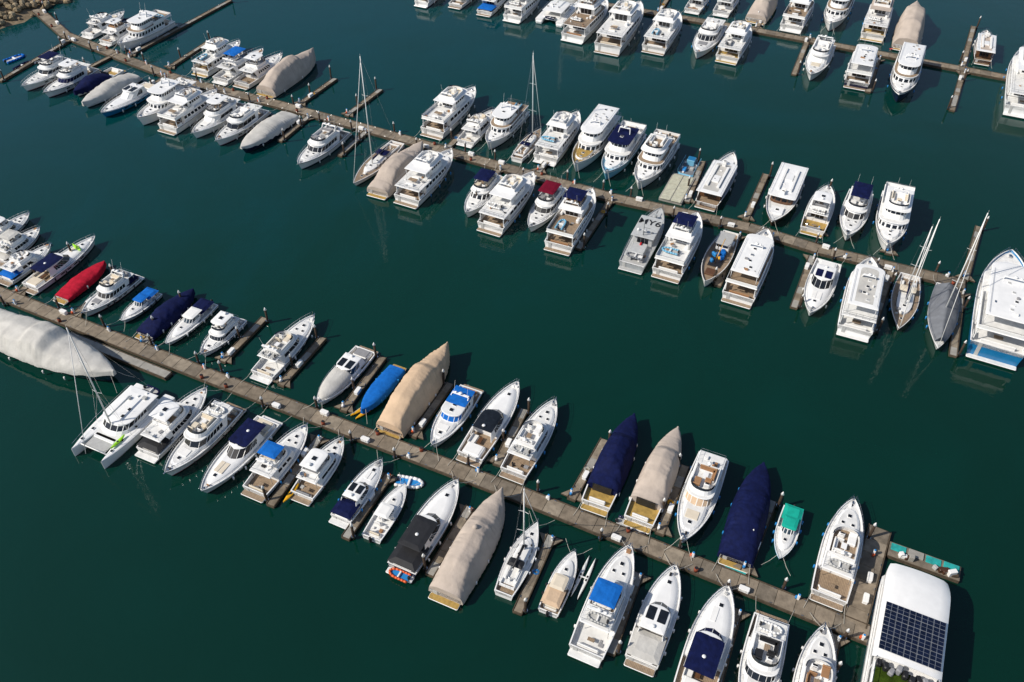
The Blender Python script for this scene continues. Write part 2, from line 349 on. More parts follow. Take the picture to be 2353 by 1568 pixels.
def b_sport(mb,L,B,o,rg,near):
    k=(L/15)**.7;fs=1.2*k;fb=1.65*k
    H=hull(mb,L,B,fs,fb,o.get('hull',W),WD,o.get('deck',rg.choice([TEAK,WD,WD])),ms=o.get('stripe',W),boot=BLK,win=True,tc=.30)
    seat=o.get('seat',rg.choice([CRM,CWH]))
    zc=H.zs(.6)-.18
    R=[outl(-.12*L,.42*L,B*.40,.36*L,zc,4,14,1.9),outl(-.12*L,.405*L,B*.37,.36*L,zc+.22*k,4,14,1.9),outl(-.12*L,.36*L,B*.30,.34*L,zc+.42*k,4,14,1.9),outl(-.12*L,.28*L,B*.2,.3*L,zc+.5*k,4,14,1.9)]
    mb.loft(R,W,top=W,sm=True)
    for y in(-.55,.55):
        if rg.random()<.5: mb.box(.2*L,y*B*.16,zc+.5*k,.13*L,B*.15,.08,o.get('pad',seat),.05)
    hatch(mb,.30*L,0,zc+.46*k,.5)
    zr=fs+1.55*k;x0=-.20*L;x1=.14*L;w=B*.38
    house(mb,x0,x1,w,fs-.1,zr,.16*L,.15*L,W,GL,.30,.93,3,6,.18,gf=o.get('wc'),mx=.05,door=False,pw=2.1)
    slab(mb,-.26*L,-.0*L,w*.9,.08*L,zr-.01,.14,o.get('roofm',W),o.get('roofm',W),pw=2.2,crown=.06)
    for s in(1,-1):
        mb.box(-.10*L,s*w*.42,zr+.17,.13*L,w*.62,.05,o.get('sun',GL),.06)
        mb.loft([[(x0+.3,s*w,fs),(x0-1.4,s*w,fs),(x0-1.4,s*(w-.08),fs),(x0+.3,s*(w-.08),fs)],[(x0,s*w*.86,zr),(x0-.9,s*w*.86,zr),(x0-.9,s*(w*.86-.08),zr),(x0,s*(w*.86-.08),zr)]],W)
    if o.get('tc'): slab(mb,-.36*L,-.04*L,w*.95,.03*L,zr+.22,.08,o['tc'],o['tc'],pw=5,crown=.08)
    if o.get('fcov'):
        R=[outl(-.02*L,.45*L,B*.41,.34*L,H.zs(.7)-.1,4,14,1.9),outl(-.02*L,.44*L,B*.41,.34*L,H.zs(.7)+.35,4,14,1.9),outl(-.02*L,.38*L,B*.3,.32*L,H.zs(.7)+.85,4,14,1.9),outl(-.02*L,.25*L,B*.12,.24*L,H.zs(.7)+1.1,4,14,1.9)]
        mb.loft(R,o['fcov'],top=o['fcov'],sm=True)
    radome(mb,-.22*L,0,zr+.35,.28);mb.tube((-.22*L,0,zr),(-.22*L,0,zr+.3),.08,W)
    sofa(mb,-.31*L,B*.22,fs-.6,.12*L,B*.22,seat,'l');mb.box(-.30*L,0,fs-.1,.08*L,.6,.05,WOOD,.02)
    mb.box(-.42*L,0,fs-.6,.13*L,B*.62,.72,W,.12,tm=seat)
    mb.box(-.42*L,0,fs+.12,.11*L,B*.5,.08,seat,.05)
    if o.get('aft'): slab(mb,-.50*L,-.24*L,B*.44,.02*L,fs+.5,.1,o['aft'],o['aft'],pw=6,crown=.2)
    if o.get('aftrib'): rib(mb,-L/2-.6,0,.5,2.9,ORG,math.pi/2,BL2)
    if o.get('kay'): kayak_part(mb,.22*L,0,zc+.62*k,2.9,.7,o['kay'],1.3)
    mb.box(.46*L,0,H.zs(.95)-.15,.4,.25,.2,STEEL,.05);clutter(mb,.38*L,.44*L,B*.06,H.zs(.92)-.15,2,rg)
    rail(mb,H,.42,.985,.5*k);fend(mb,H,rg);ropes(mb,H,near)
def b_big(mb,L,B,o,rg,near):
    k=(L/20)**.6;fs=1.8*k*o.get('fx',1);fb=2.8*k*o.get('fx',1);hc=o.get('hull',W)
    rnd=o.get('rnd',0)
    H=hull(mb,L,B,fs,fb,hc,o.get('fd',WD),o.get('deck',rg.choice([TEAK,WD,WD,TEAK])),ms=o.get('stripe',rg.choice([W,HN,WOOD,W])),boot=rg.choice([BLK,HN,MAR,HG]),tc=.2,cd=.75,bul=.5,sw=.94,p=2.6,win=rg.random()<.5)
    seat=rg.choice([CWH,CRM,CWH,CBR])
    w=B*.43;h1=2.1*k;z1=fs+h1-.3
    x0=-.31*L;x1=.25*L
    house(mb,x0,x1,w,fs-.5,z1,(.2 if rnd else .12)*L,.06*L,W,GL,.46,.84,rg.choice([5,6,7]),8,.06,mx=.16)
    xa=-.475*L;xf=.19*L
    slab(mb,xa,xf+.4,B*.465,(.2 if rnd else .1)*L,z1-.01,.16,W,o.get('bd',rg.choice([WD,WD,WD,TEAK])))
    for s in(1,-1):
        mb.box(xa+.35,s*B*.42,fs-.1,.22,.16,z1-fs+.1,W,.05)
        mb.box(xa+1.0,s*B*.445,fs-.1,1.6,.06,.6,W,.02)
        mb.tube((-.38*L,s*B*.44,fs),(-.38*L,s*B*.44,z1),.04,STEEL)
    sofa(mb,-.455*L,0,fs-.75,.6,B*.6,seat,'a');mb.box(-.39*L,0,fs-.2,.8,1.4,.06,TEAK,.02)
    zb=z1+.15
    Pp=[(p[0],p[1]) for p in outl(xa+.15,xf,B*.445,.1*L,0,5,6)]
    aft=[p for p in Pp if p[0]<-.10*L];side=sorted([p for p in aft if p[1]<0]),sorted([p for p in aft if p[1]>0])
    for sd in side:
        mb.path([(a,b,zb+.8) for a,b in sd],.025,STEEL,4)
        for a,b in sd: mb.tube((a,b,zb),(a,b,zb+.8),.02,STEEL,4)
    y=side[1][0][1];xe=side[1][0][0]
    if rg.random()<.5:
        for s in(1,-1): mb.box((xe-.1*L)/2,s*y,zb-.02,abs(-.1*L-xe),.08,.62,W,.02)
        mb.box(xe,0,zb-.02,.08,2*y,.62,W,.02)
    mb.tube((xe,-y,zb+.8),(xe,y,zb+.8),.025,STEEL,4);mb.tube((xe,-y,zb+.4),(xe,y,zb+.4),.02,STEEL,4)
    for q in range(1,5): mb.tube((xe,-y+2*y*q/5,zb),(xe,-y+2*y*q/5,zb+.8),.02,STEEL,4)
    h2=1.95*k;z2=zb+h2;p0=-.13*L;p1=.15*L;wp=B*.35
    full=o.get('full',0)
    house(mb,p0,p1,wp,zb-.02,z2,(.14 if rnd else .08)*L,.05*L,W,GL,.45,.86,4,8,.08,gf=o.get('wc'),mx=.1)
    r0=(-.44 if full else rg.uniform(-.30,-.18))*L
    rm=o.get('tc',W)
    slab(mb,r0,p1-.0*L+.2,B*.41,(.14 if rnd else .07)*L,z2-.01,.16,rm,o.get('tt',rm),crown=.06 if full else 0,pw=2.6)
    for s in(1,-1):
        for xx in([r0+.3,(r0+p0)/2] if full else [r0+.3]): mb.tube((xx,s*B*.37,zb),(xx,s*B*.37,z2),.05,W)
    zt=z2+.15
    if full:
        for q in range(4): hatch(mb,r0+.1*L+q*.09*L,rg.uniform(-.3,.3)*B*.3,zt+.07,.5,rg.choice([GL,GRD]))
        arch(mb,p0+.1*L,B*.2,zt,.7,lean=-.3);clutter(mb,r0+1,p0,B*.3,zt+.03,5,rg)
        for s in(1,-1): mb.path([(r0+.4,s*B*.36,zt+.25),(p1-.1*L,s*B*.36,zt+.25)],.03,STEEL,4)
    elif o.get('nofly'):
        arch(mb,p0+.05*L,B*.22,zt,1.0,lean=-.4);hatch(mb,p0+.13*L,0,zt+.02,.6)
    else:
        oc=coam(mb,p0-.02*L,p1-.03*L,wp*.92,.08*L,zt,.6,W,o.get('ff',rg.choice([WD,WD,CWH,TEAK])),.4)
        screen(mb,oc,p1-.1*L,.25,.15,GL);helm(mb,p1-.12*L,0,zt+.05,seat)
        sofa(mb,p0+.06*L,wp*.55,zt+.05,.12*L,.6,seat,'l');sofa(mb,p0+.06*L,-wp*.55,zt+.05,.12*L,.6,seat,'r')
        t=o.get('top',rg.choice(['mast','bim','mast']))
        if t=='bim': slab(mb,p0-.02*L,p1-.10*L,wp*.9,.02*L,zt+2,.1,o.get('bc',rg.choice([NAVY,CRM,CWH])),None,pw=6,crown=.12);[mb.tube((p0+q*L,s*wp*.8,zt),(p0+q*L,s*wp*.8,zt+2),.035,STEEL) for s in(1,-1) for q in(0,.14)]
        arch(mb,p0+.02*L,wp*.7,zt,1.2)
    if not full:
        if rg.random()<.6: rib(mb,-.33*L,B*.12,zb+.2,3.1,rg.choice([CWH,CGR,HLB]),math.pi/2*rg.choice([0,1]))
        else: mb.box(-.34*L,0,zb+.6,1.0,1.8,.06,TEAK,.05);[sofa(mb,-.34*L+q,0,zb,.5,1.6,seat,'n') for q in(-1.2,1.2)]
        clutter(mb,-.44*L,-.2*L,B*.36,zb,5,rg)
    mb.box(-.2*L,-B*.3,zb,1.1,.6,.7,W,.12);mb.tube((-.16*L,B*.33,zb+.3),(-.10*L,B*.33,zb+.3),.28,CWH,8)
    zc=H.zs(.8)-.5;R=[outl(.1*L,.38*L,B*.28,.14*L,zc,4,8,2),outl(.1*L,.37*L,B*.26,.14*L,zc+.55*k,4,8,2)]
    mb.loft(R,W,top=o.get('ft',W));hatch(mb,.27*L,0,zc+.57*k,.5);hatch(mb,.33*L,0,zc+.57*k,.4)
    mb.box(.44*L,0,H.zs(.94)-.5,.7,.5,.4,STEEL,.08)
    rail(mb,H,.45,.985,.5*k);fend(mb,H,rg);ropes(mb,H,near)
def prof(pts,t):
    for (a,ha),(b,hb_) in zip(pts,pts[1:]):
        if t<=b:
            u=(t-a)/(b-a);u=u*.6+.4*u*u*(3-2*u);return ha+(hb_-ha)*u
    return pts[-1][1]
PR={'fly':[(0,.9),(.12,1.3),(.26,2.9),(.42,3.2),(.55,2.8),(.66,1.5),(.85,.75),(1,.3)],
    'low':[(0,.5),(.2,1.3),(.4,1.7),(.55,1.5),(.75,.8),(1,.15)],
    'tall':[(0,1.2),(.1,2.2),(.22,3.2),(.5,3.5),(.58,3.3),(.66,2.4),(.82,1.7),(1,1.3)],
    'yacht':[(0,.8),(.15,1.5),(.3,2.4),(.42,2.5),(.46,3.0),(.56,3.0),(.62,1.9),(.75,1.5),(.88,.9),(1,.3)],
    'flat':[(0,.3),(.3,.7),(.6,.7),(1,.15)]}
def b_cover(mb,L,B,o,rg,near):
    k=(L/16)**.7;fs=1.2*k;fb=1.9*k;c=o.get('c',BEI)
    H=hull(mb,L,B,fs,fb,o.get('hull',W),WD,o.get('deck',OCH),ms=o.get('stripe',W),boot=BLK,tc=.2,plat=not o.get('noplat'))
    pr=PR[o.get('p','fly')];t0=o.get('t0',0.0);sk=o.get('skirt',.45);n=110;m=34;seed=rg.uniform(0,99);rings=[]
    sh=rg.uniform(.52,.66);sz=rg.uniform(.78,.9)
    for i in range(n+1):
        t=t0+(1.0-t0)*i/n;tt=(i/n) if t0 else t
        b=H.hb(min(t,.995))+.07;zs=H.zs(t);h=prof(pr,tt)*k*o.get('hs',1)
        h*=1+.03*noise.noise((t*5,seed,3));x=H.X(t)+(.12 if i==n else 0)
        ring=[]
        zk=max(sk,zs-o.get('drop',.9)+.10*math.sin(i*.5+seed)+.14*noise.noise((i*.2,seed,0)))
        full=min(1,max(.0,(h-.9)/1.6))
        for j in range(m+1):
            a=j/m*2-1;aa=abs(a);sg=1 if a>0 else -1
            ridge=1-abs(noise.noise((x*1.5+seed,sg*2.0,5)))*2.4
            dia=noise.noise((x*.9+aa*2.6+seed,sg*4-aa*1.1,8))
            if aa>.78:
                u=(aa-.78)/.22;y=b+.02+u*(.03+.07*ridge);z=zs+(zk-zs)*u
            else:
                q=1-aa/.78
                ys=1-(1-sh)*min(1,q/.5) if q<.5 else sh*(1-(q-.5)/.5)
                zz=sz*min(1,q/.5) if q<.5 else sz+(1-sz)*((q-.5)/.5)**.9
                yr=math.cos(math.pi/2*q)**.9;zr=math.sin(math.pi/2*q)
                y=b*(ys*full*.85+yr*(1-full*.85));z=zs+h*(zz*full*.85+zr*(1-full*.85))
                am=.10*min(1,h)*math.sin(math.pi*min(1,q*1.1))
                y+=am*(.7*ridge+1.1*dia);z+=am*(.3*ridge+.9*dia)
            ring.append((x,math.copysign(max(y,0.0),a) if aa>1e-6 else 0,z))
        rings.append(ring)
    mb.loft(rings,c,closed=False,sm=True)
    for e in(0,-1):
        i0=mb.add(rings[e]);mb.face([i0+i for i in range(len(rings[e]))],c)
    if t0:
        sofa(mb,-L/2+.8,0,fs-.6,.5,B*.5,CWH,'a');mb.box(-L/2+t0*L-.2,0,fs-.5,.1,B*.6,1.5,GL,.02)
    if o.get('bump'): mb.ball((.02*L,0,H.zs(.5)+prof(pr,.52)*k*o.get('hs',1)),.4,.35,c,10,5)
    fend(mb,H,rg);ropes(mb,H,near)
def mast(mb,x,z0,h,H,L,rk=-.02,boom=True,bc=NAVY,zf=1.2):
    top=(x+rk*h,0,z0+h);mb.tube((x,0,z0),top,.12,ALU,8,r2=.08)
    P=lambda q:(x+rk*h*q,0,z0+h*q)
    for q,sw in((.35,.9),(.66,.7)):
        a=P(q)
        for s in(1,-1): mb.tube(a,(a[0]-.15,s*sw,a[2]+.05),.03,ALU,4)
    for s in(1,-1):
        b=(x-.2,s*H.B*.46,zf);a1=P(.35);a2=P(.66)
        mb.path([b,(a1[0]-.15,s*.9,a1[2]),(a2[0]-.15,s*.7,a2[2]),P(.97)],.016,STEEL,4);mb.tube(b,P(.34),.014,STEEL,4)
    mb.tube((L/2-.1,0,zf+.4),P(.97),.05,CWH,6);mb.tube((-L/2+.2,0,zf),P(1),.014,STEEL,4)
    if boom:
        mb.tube((x,0,z0+1.3),(x-.34*L,0,z0+1.25),.07,ALU,6);mb.tube((x-.1,0,z0+1.5),(x-.32*L,0,z0+1.4),.19,bc,8,r2=.11)
    mb.tube(top,(top[0],0,top[2]+.5),.015,ALU,4)
def b_sail(mb,L,B,o,rg,near):
    fs=1.1;fb=1.35;H=hull(mb,L,B,fs,fb,o.get('hull',W),o.get('dk',TEAK),TEAK,ms=o.get('stripe',HN),tc=.12,cd=.5,bul=.06,p=1.9,q=.95,sw=.72,tm=.45,plat=False)
    z=fs+.0
    if not o.get('cov'):
        R=[outl(-.12*L,.26*L,B*.3,.22*L,z-.1,4,10,1.9),outl(-.12*L,.25*L,B*.28,.22*L,z+.35,4,10,1.9),outl(-.11*L,.2*L,B*.2,.2*L,z+.48,4,10,1.9)]
        mb.loft(R,W,top=WD);hatch(mb,.12*L,0,z+.5,.5);hatch(mb,.32*L,0,z+.12,.45);hatch(mb,0,.3,z+.5,.35)
        for s in(1,-1):
            for q in(-.05,.03,.11): mb.box(q*L,s*B*.293,z+.08,.05*L,.04,.16,GL,.02)
        slab(mb,-.2*L,-.09*L,B*.3,.03*L,z+.95,.08,o.get('dod',NAVY),None,pw=4,crown=.12)
        coam(mb,-.42*L,-.14*L,B*.3,.02*L,z-.1,.4,W,TEAK,0)
        mb.tube((-.33*L,-.4,z+.8),(-.33*L,.4,z+.8),.04,STEEL);mb.box(-.33*L,0,z-.05,.25,.25,.8,W,.05)
        sofa(mb,-.25*L,B*.2,z-.1,.16*L,.4,o.get('seat',CWH),'n');sofa(mb,-.25*L,-B*.2,z-.1,.16*L,.4,o.get('seat',CWH),'n');clutter(mb,-.2*L,.3*L,B*.25,z+.3,5,rg)
    else:
        c=o['cov'];rings=[]
        for i in range(41):
            t=.06+.86*i/40;b=H.hb(t)+.06;ring=[];h=1.7-1.2*abs(t-.45)
            for j in range(17):
                a=j/8-1;ring.append((H.X(t),b*a,H.zs(t)+.15+h*(1-abs(a))**.85+.12*noise.noise((t*18,a*2,2))))
            rings.append(ring)
        mb.loft(rings,c,closed=False,sm=True)
    mast(mb,o.get('mx',.08)*L,z,o.get('mh',L*1.15),H,L,o.get('rk',-.02),bc=o.get('bc',NAVY),zf=fs)
    if o.get('miz'): mast(mb,-.28*L,z,L*.8,H,L,-.02,False)
    rail(mb,H,.05,.99,.55,.018,step=.1);fend(mb,H,rg);ropes(mb,H,near)
def b_cat(mb,L,B,o,rg,near):
    fs=1.5;hb=B*.13
    for s in(1,-1):
        yc=s*(B/2-hb);n=18;S=[]
        for i in range(n+1):
            t=i/n;u=max(0,(t-.45)/.55);b=max(.03,hb*(1-u**2.2)**.9);z=1.25+.35*t;x=-L/2+L*t
            S.append([(x,yc,-.4),(x,yc+b*.7,0),(x,yc+b*.9,.3),(x,yc+b,z),(x,yc+b*.75,z+.08),(x,yc,z+.12),(x,yc-b*.75,z+.08),(x,yc-b,z),(x,yc-b*.9,.3),(x,yc-b*.7,0)])
        mb.loft(S,W,top=W,bot=W,sm=False)
        for q in(.2,.35,.0): hatch(mb,q*L,yc,1.66+.1*q,.4)
        mb.box(-L/2+.3,yc,.35,1.0,hb*1.5,.4,W,.1)
    mb.box(-.08*L,0,.8,.66*L,B*.62,.75,W,.15,tm=WD)
    house(mb,-.2*L,.2*L,B*.34,1.5,2.9,.16*L,.1*L,W,GL,.35,.85,4,8,.12)
    slab(mb,-.38*L,.11*L,B*.35,.12*L,2.89,.14,W,W,crown=.08)
    for q in(-.1,.0): hatch(mb,q*L,.8,3.12,.5)
    for s in(1,-1): mb.tube((-.36*L,s*B*.3,1.5),(-.36*L,s*B*.3,2.9),.05,W)
    clutter(mb,-.35*L,-.1*L,B*.28,3.1,4,rg)
    mb.box(.3*L,0,1.35,.19*L,B*.5,.04,GRD,.02);mb.box(.24*L,0,1.2,.06*L,B*.5,.35,W,.08)
    mb.tube((.40*L,-B*.4,1.5),(.40*L,B*.4,1.5),.1,ALU,8)
    H=Hull(L,B,1.4,1.5);mast(mb,.12*L,2.9,o.get('mh',18),H,L,-.02,True,CWH,1.6)
    if o.get('kay'): kayak_part(mb,.24*L,B*.34,1.85,2.8,.6,LIME,0);
    rib(mb,-.46*L,0,1.6,2.8,NAVY,math.pi/2)
    for s in(1,-1): mb.path([(-.4*L,s*B*.49,2.2),(.1*L,s*B*.49,2.2),(.46*L,s*B*.4,2.2)],.02,STEEL,4)
def b_small(mb,L,B,o,rg,near):
    fs=.8;fb=1.1;H=hull(mb,L,B,fs,fb,o.get('hull',W),WD,o.get('deck',WD),ms=o.get('stripe',rg.choice([W,HN])),tc=.42,cd=.45,bul=.08,plat=False)
    R=[outl(-.1*L,.36*L,B*.34,.26*L,fs-.05,3,10,1.9),outl(-.1*L,.33*L,B*.31,.26*L,fs+.35,3,10,1.9),outl(-.08*L,.24*L,B*.2,.2*L,fs+.5,3,10,1.9)]
    mb.loft(R,W,top=WD);hatch(mb,.16*L,0,fs+.52,.4)
    house(mb,-.14*L,.10*L,B*.32,fs,fs+1.25,.1*L,.1*L,W,GLB,.36,.9,3,6,.1,door=False)
    tc=o.get('tc',CWH);slab(mb,-.22*L,.02*L,B*.33,.05*L,fs+1.24,.1,tc,tc,pw=4,crown=.08)
    if o.get('aft'):
        slab(mb,-.46*L,-.16*L,B*.42,.02*L,fs+.9,.1,o['aft'],o['aft'],pw=5,crown=.18)
        for s in(1,-1): mb.tube((-.44*L,s*B*.38,fs),(-.44*L,s*B*.38,fs+.9),.025,STEEL)
    helm(mb,-.2*L,.3,fs-.4);sofa(mb,-.42*L,0,fs-.42,.45,B*.6,rg.choice([CRM,CWH,CBR]),'a');clutter(mb,-.38*L,-.25*L,B*.3,fs-.42,3,rg)
    mb.box(-L/2-.25,.0,.3,.45,.4,1.0,o.get('eng',BLK),.12,top=.8);mb.box(-L/2-.1,0,.3,.2,.3,.5,BLK,.05)
    rail(mb,H,.5,.985,.4,.018);fend(mb,H,rg);ropes(mb,H,near)
def b_wood(mb,L,B,o,rg,near):
    k=L/16;fs=1.2;fb=2.0;H=hull(mb,L,B,fs,fb,o.get('hull',W),o.get('fd',TEAK),TEAK,ms=HW,boot=HW,tc=.2,cd=.6,bul=.35,sw=.8)
    house(mb,-.36*L,.14*L,B*.37,fs-.4,fs+1.9,.05*L,.02*L,o.get('wm',WOOD),GL,.38,.86,7,6,.03,mx=.14)
    slab(mb,-.47*L,.17*L,B*.46,.04*L,fs+1.89,.14,W,o.get('rt',GCV),pw=5,crown=.05)
    for s in(1,-1):
        mb.tube((-.45*L,s*B*.4,fs),(-.45*L,s*B*.4,fs+1.9),.05,WOOD)
        mb.path([(-.46*L,s*B*.42,fs+2.5),(.14*L,s*B*.42,fs+2.5)],.03,STEEL,4)
        for q in range(8): x=-.46*L+.6*L*q/7;mb.tube((x,s*B*.42,fs+2),(x,s*B*.42,fs+2.5),.02,STEEL,4)
        mb.box(-.15*L,s*B*.2,fs+2.05,.4*L,.5,.4,CWH,.05)
    mb.box(-.2*L,0,fs+2.08,.12*L,B*.25,.3,W,.05);helm(mb,.1*L,0,fs+2.05);clutter(mb,-.4*L,.1*L,B*.3,fs+2.07,5,rg)
    mb.box(.28*L,0,fs+.2,.12*L,B*.4,.35,W,.05);hatch(mb,.28*L,0,fs+.57,.6)
    rail(mb,H,.6,.985,.5);fend(mb,H,rg);ropes(mb,H,near)
def b_patrol(mb,L,B,o,rg,near):
    fs=1.5;fb=2.4;H=hull(mb,L,B,fs,fb,HG,LG,GRD,ms=BLK,tc=.12,cd=.2,bul=.15,sw=.93)
    house(mb,-.16*L,.14*L,B*.34,fs-.1,fs+2.2,.03*L,.03*L,LG,GL,.5,.85,4,6,.05,mx=.15,pw=6)
    slab(mb,-.2*L,.18*L,B*.42,.02*L,fs+2.19,.12,LG,LG,pw=8)
    mb.box(-.28*L,0,fs-.1,.18*L,B*.5,1.0,LG,.1);mb.box(-.40*L,B*.2,fs-.2,.08*L,1.0,.7,GRD,.08);mb.box(-.40*L,-B*.2,fs-.2,.05*L,.8,.9,CWH,.1)
    mb.tube((-.16*L,0,fs+2.3),(-.18*L,0,fs+6),.1,HG,6);mb.tube((-.17*L,-1.2,fs+4.2),(-.17*L,1.2,fs+4.2),.05,HG);radome(mb,-.12*L,0,fs+3.0,.4);mb.tube((-.12*L,0,fs+2.3),(-.12*L,0,fs+3),.1,HG)
    mb.ball((-.1*L,B*.25,fs+2.5),.25,.3,W);mb.box(-.1*L,-B*.25,fs+2.3,.5,.3,.3,GRD,.05)
    mb.tube((.3*L,0,H.zs(.8)-.1),(.3*L,0,H.zs(.8)+.8),.3,HG,8);mb.tube((.3*L,0,H.zs(.8)+.7),(.38*L,0,H.zs(.8)+.8),.06,BLK)
    mb.box(.2*L,0,H.zs(.7)-.15,.06*L,B*.4,.6,LG,.1);mb.box(-.22*L,0,fs+.9,.6,.3,.3,REDP,.05);rib(mb,-.4*L,0,fs+.4,3.2,DGC,math.pi/2);clutter(mb,-.45*L,-.2*L,B*.38,fs-.1,10,rg);clutter(mb,.2*L,.4*L,B*.2,H.zs(.8)-.15,5,rg)
    rail(mb,H,.1,.985,.9);fend(mb,H,rg,BLK);ropes(mb,H,near)
def b_work(mb,L,B,o,rg,near):
    fs=1.2;fb=2.2;H=hull(mb,L,B,fs,fb,W,TEAK,TEAK,ms=HW,boot=HB,tc=.1,cd=.4,bul=.45,sw=.6,p=2.0,tm=.5,plat=False)
    mb.box(-.02*L,0,fs-.3,.4*L,B*.5,.5,DKS,.05,tm=BLK)
    house(mb,-.3*L,-.12*L,B*.26,fs-.2,fs+1.7,.01*L,.0,W,GL,.5,.85,3,4,.03,pw=8);slab(mb,-.33*L,-.1*L,B*.3,.02*L,fs+1.69,.1,GRD,GRD,pw=8)
    for i in range(7): mb.box(.02*L+rg.uniform(-.12,.12)*L,rg.uniform(-.2,.2)*B,fs+.2,rg.uniform(.5,1.1),rg.uniform(.4,.8),rg.uniform(.3,.7),rg.choice([BL2,BLUE,BL2,BLUE,YEL,GRD]),.08,ang=rg.uniform(0,3))
    mb.tube((.12*L,0,fs),(.12*L,0,fs+4.5),.09,DKS,6);mb.tube((.12*L,0,fs+1),(-.1*L,.3,fs+3.2),.06,YEL,6)
    mb.box(.3*L,0,H.zs(.8)-.4,.1*L,B*.35,.35,WOOD,.05);rail(mb,H,.1,.5,.6);fend(mb,H,rg,BLK)
def b_barge(mb,L,B,o,rg,near):
    mb.box(-.2*L,0,-.3,.58*L,B,1.0,DKG,.08)
    for i in range(5):
        for j in range(2): mb.box(-.45*L+i*.115*L,(-.23+.46*j)*B,.7,.105*L,B*.42,.10,mat('hatch_plate',(.50,.49,.38),.7,var=.2),.03)
    mb.box(.3*L,0,-.3,.38*L,B*.75,.9,HLB,.4,tm=DGC)
    for s in(1,-1): mb.path([(.13*L,s*B*.35,1.5),(.47*L,s*B*.35,1.5)],.04,HLB,4);[mb.tube((.13*L+q*.11*L,s*B*.35,.6),(.13*L+q*.11*L,s*B*.35,1.5),.03,HLB,4) for q in range(4)]
    mb.box(.38*L,0,.6,.1*L,B*.35,1.3,HLB,.1,tm=HB);mb.box(.2*L,.6,.6,1.2,.8,.6,BL2,.1);mb.box(.25*L,-.8,.6,.8,.8,.5,GRD,.1);clutter(mb,.15*L,.45*L,B*.3,.6,8,rg)
def kayak_part(mb,x,y,z,L,w,m,ang=0,fold=.13):
    ca,sa=math.cos(ang),math.sin(ang);R=[]
    for i in range(13):
        t=i/12;b=max(.02,w/2*math.sin(math.pi*t)**.7);px=-L/2+L*t;up=.1*abs(2*t-1)**3
        sec=[(0,-.14),(b*.8,-.06),(b,.06),(b*.75,.14),(0,.10 if .35<t<.65 else .17),(-b*.75,.14),(-b,.06),(-b*.8,-.06)]
        R.append([(x+px*ca-a*sa,y+px*sa+a*ca,z+up+c) for a,c in sec])
    mb.loft(R,m,top=m,bot=m,sm=True);mb.box(x,y,z+.11,L*.13,w*.5,.04,BLK,.02,ang=ang)
def b_solar(mb,L,B,o,rg,near):
    mb.loft([outl(-L/2,L/2,B/2-.2,.1*L,-.3,4,8,5),outl(-L/2,L/2,B/2,.1*L,1.6,4,8,5)],W,top=WD)
    mb.loft([outl(-L/2-.02,L/2+.02,B/2+.02,.1*L,.55,4,8,5),outl(-L/2-.02,L/2+.02,B/2+.04,.1*L,.72,4,8,5)],BL2)
    house(mb,-.40*L,.44*L,B*.46,1.6,4.2,.05*L,.0,W,GL,.35,.85,9,8,.05,pw=6,mx=.2)
    n=20;rings=[];w=B*.5
    for i in range(n+1):
        t=i/n;x=-.03*L+.52*L*t;zz=4.25+.75*math.sin(math.pi*.5*(1-t**4))
        wq=w*(1-.10*max(0,(t-.8)/.2)**2)
        rings.append([(x,wq*a,zz+.35*(1-a*a)-.25*(abs(a)>.98)) for a in [j/6-1 for j in range(13)]])
    mb.loft(rings,W,closed=False,sm=True);mb.loft([[(p[0],p[1],p[2]-.12) for p in r] for r in rings],W,closed=False,sm=True)
    for e in(0,-1):
        r=rings[e];mb.loft([[(p[0],p[1],p[2]-.12) for p in r],r],W,closed=False)
    for s in(0,-1): mb.loft([[ (r[s][0],r[s][1],r[s][2]-.7) for r in rings],[r[s] for r in rings]],W,closed=False)
    zp=5.45
    for i in range(6):
        for j in range(5):
            x=.02*L+i*.0405*L;y=-B*.36+j*B*.18
            mb.box(x,y,zp,.039*L,B*.174,.05,SOLF,.01);
            for a in range(2):
                for b in range(2): mb.box(x+(a-.5)*.0192*L,y+(b-.5)*B*.086,zp+.045,.0180*L,B*.080,.012,SOL,.005)
    for x in(.02,.12,.22): mb.box(x*L,0,5.0,.1,B*.82,.44,SOLF,.02)
    mb.box(-.25*L,0,4.2,.42*L,B*.86,.1,W,.05,tm=TURF)
    for i in range(9): mb.box(-.055*L+rg.uniform(-.6,.3),-B*.38+i*B*.095,4.3,.9,.6,rg.uniform(.5,1.0),rg.choice([BLK,BLK,CGR]),.12,ang=rg.uniform(-.4,.4))
    for s in(1,-1):
        mb.path([(-.45*L,s*B*.44,5.2),(-.03*L,s*B*.44,5.2)],.03,STEEL,4);[mb.tube((-.45*L+q*.06*L,s*B*.44,4.2),(-.45*L+q*.06*L,s*B*.44,5.2),.025,STEEL,4) for q in range(8)]
        mb.path([(-.45*L,s*B*.49,2.5),(.4*L,s*B*.49,2.5)],.03,STEEL,4)
KN={'f':(b_fly,'flybridge_motor_yacht'),'s':(b_sport,'sport_cruiser'),'b':(b_big,'multi_deck_motor_yacht'),'c':(b_cover,'canvas_covered_boat'),'sail':(b_sail,'sailing_yacht'),'cat':(b_cat,'sailing_catamaran'),'m':(b_small,'small_cabin_boat'),'w':(b_wood,'wooden_cruiser'),'pat':(b_patrol,'patrol_boat'),'work':(b_work,'wooden_work_boat'),'barge':(b_barge,'work_barge'),'solar':(b_solar,'solar_houseboat')}
d=dict
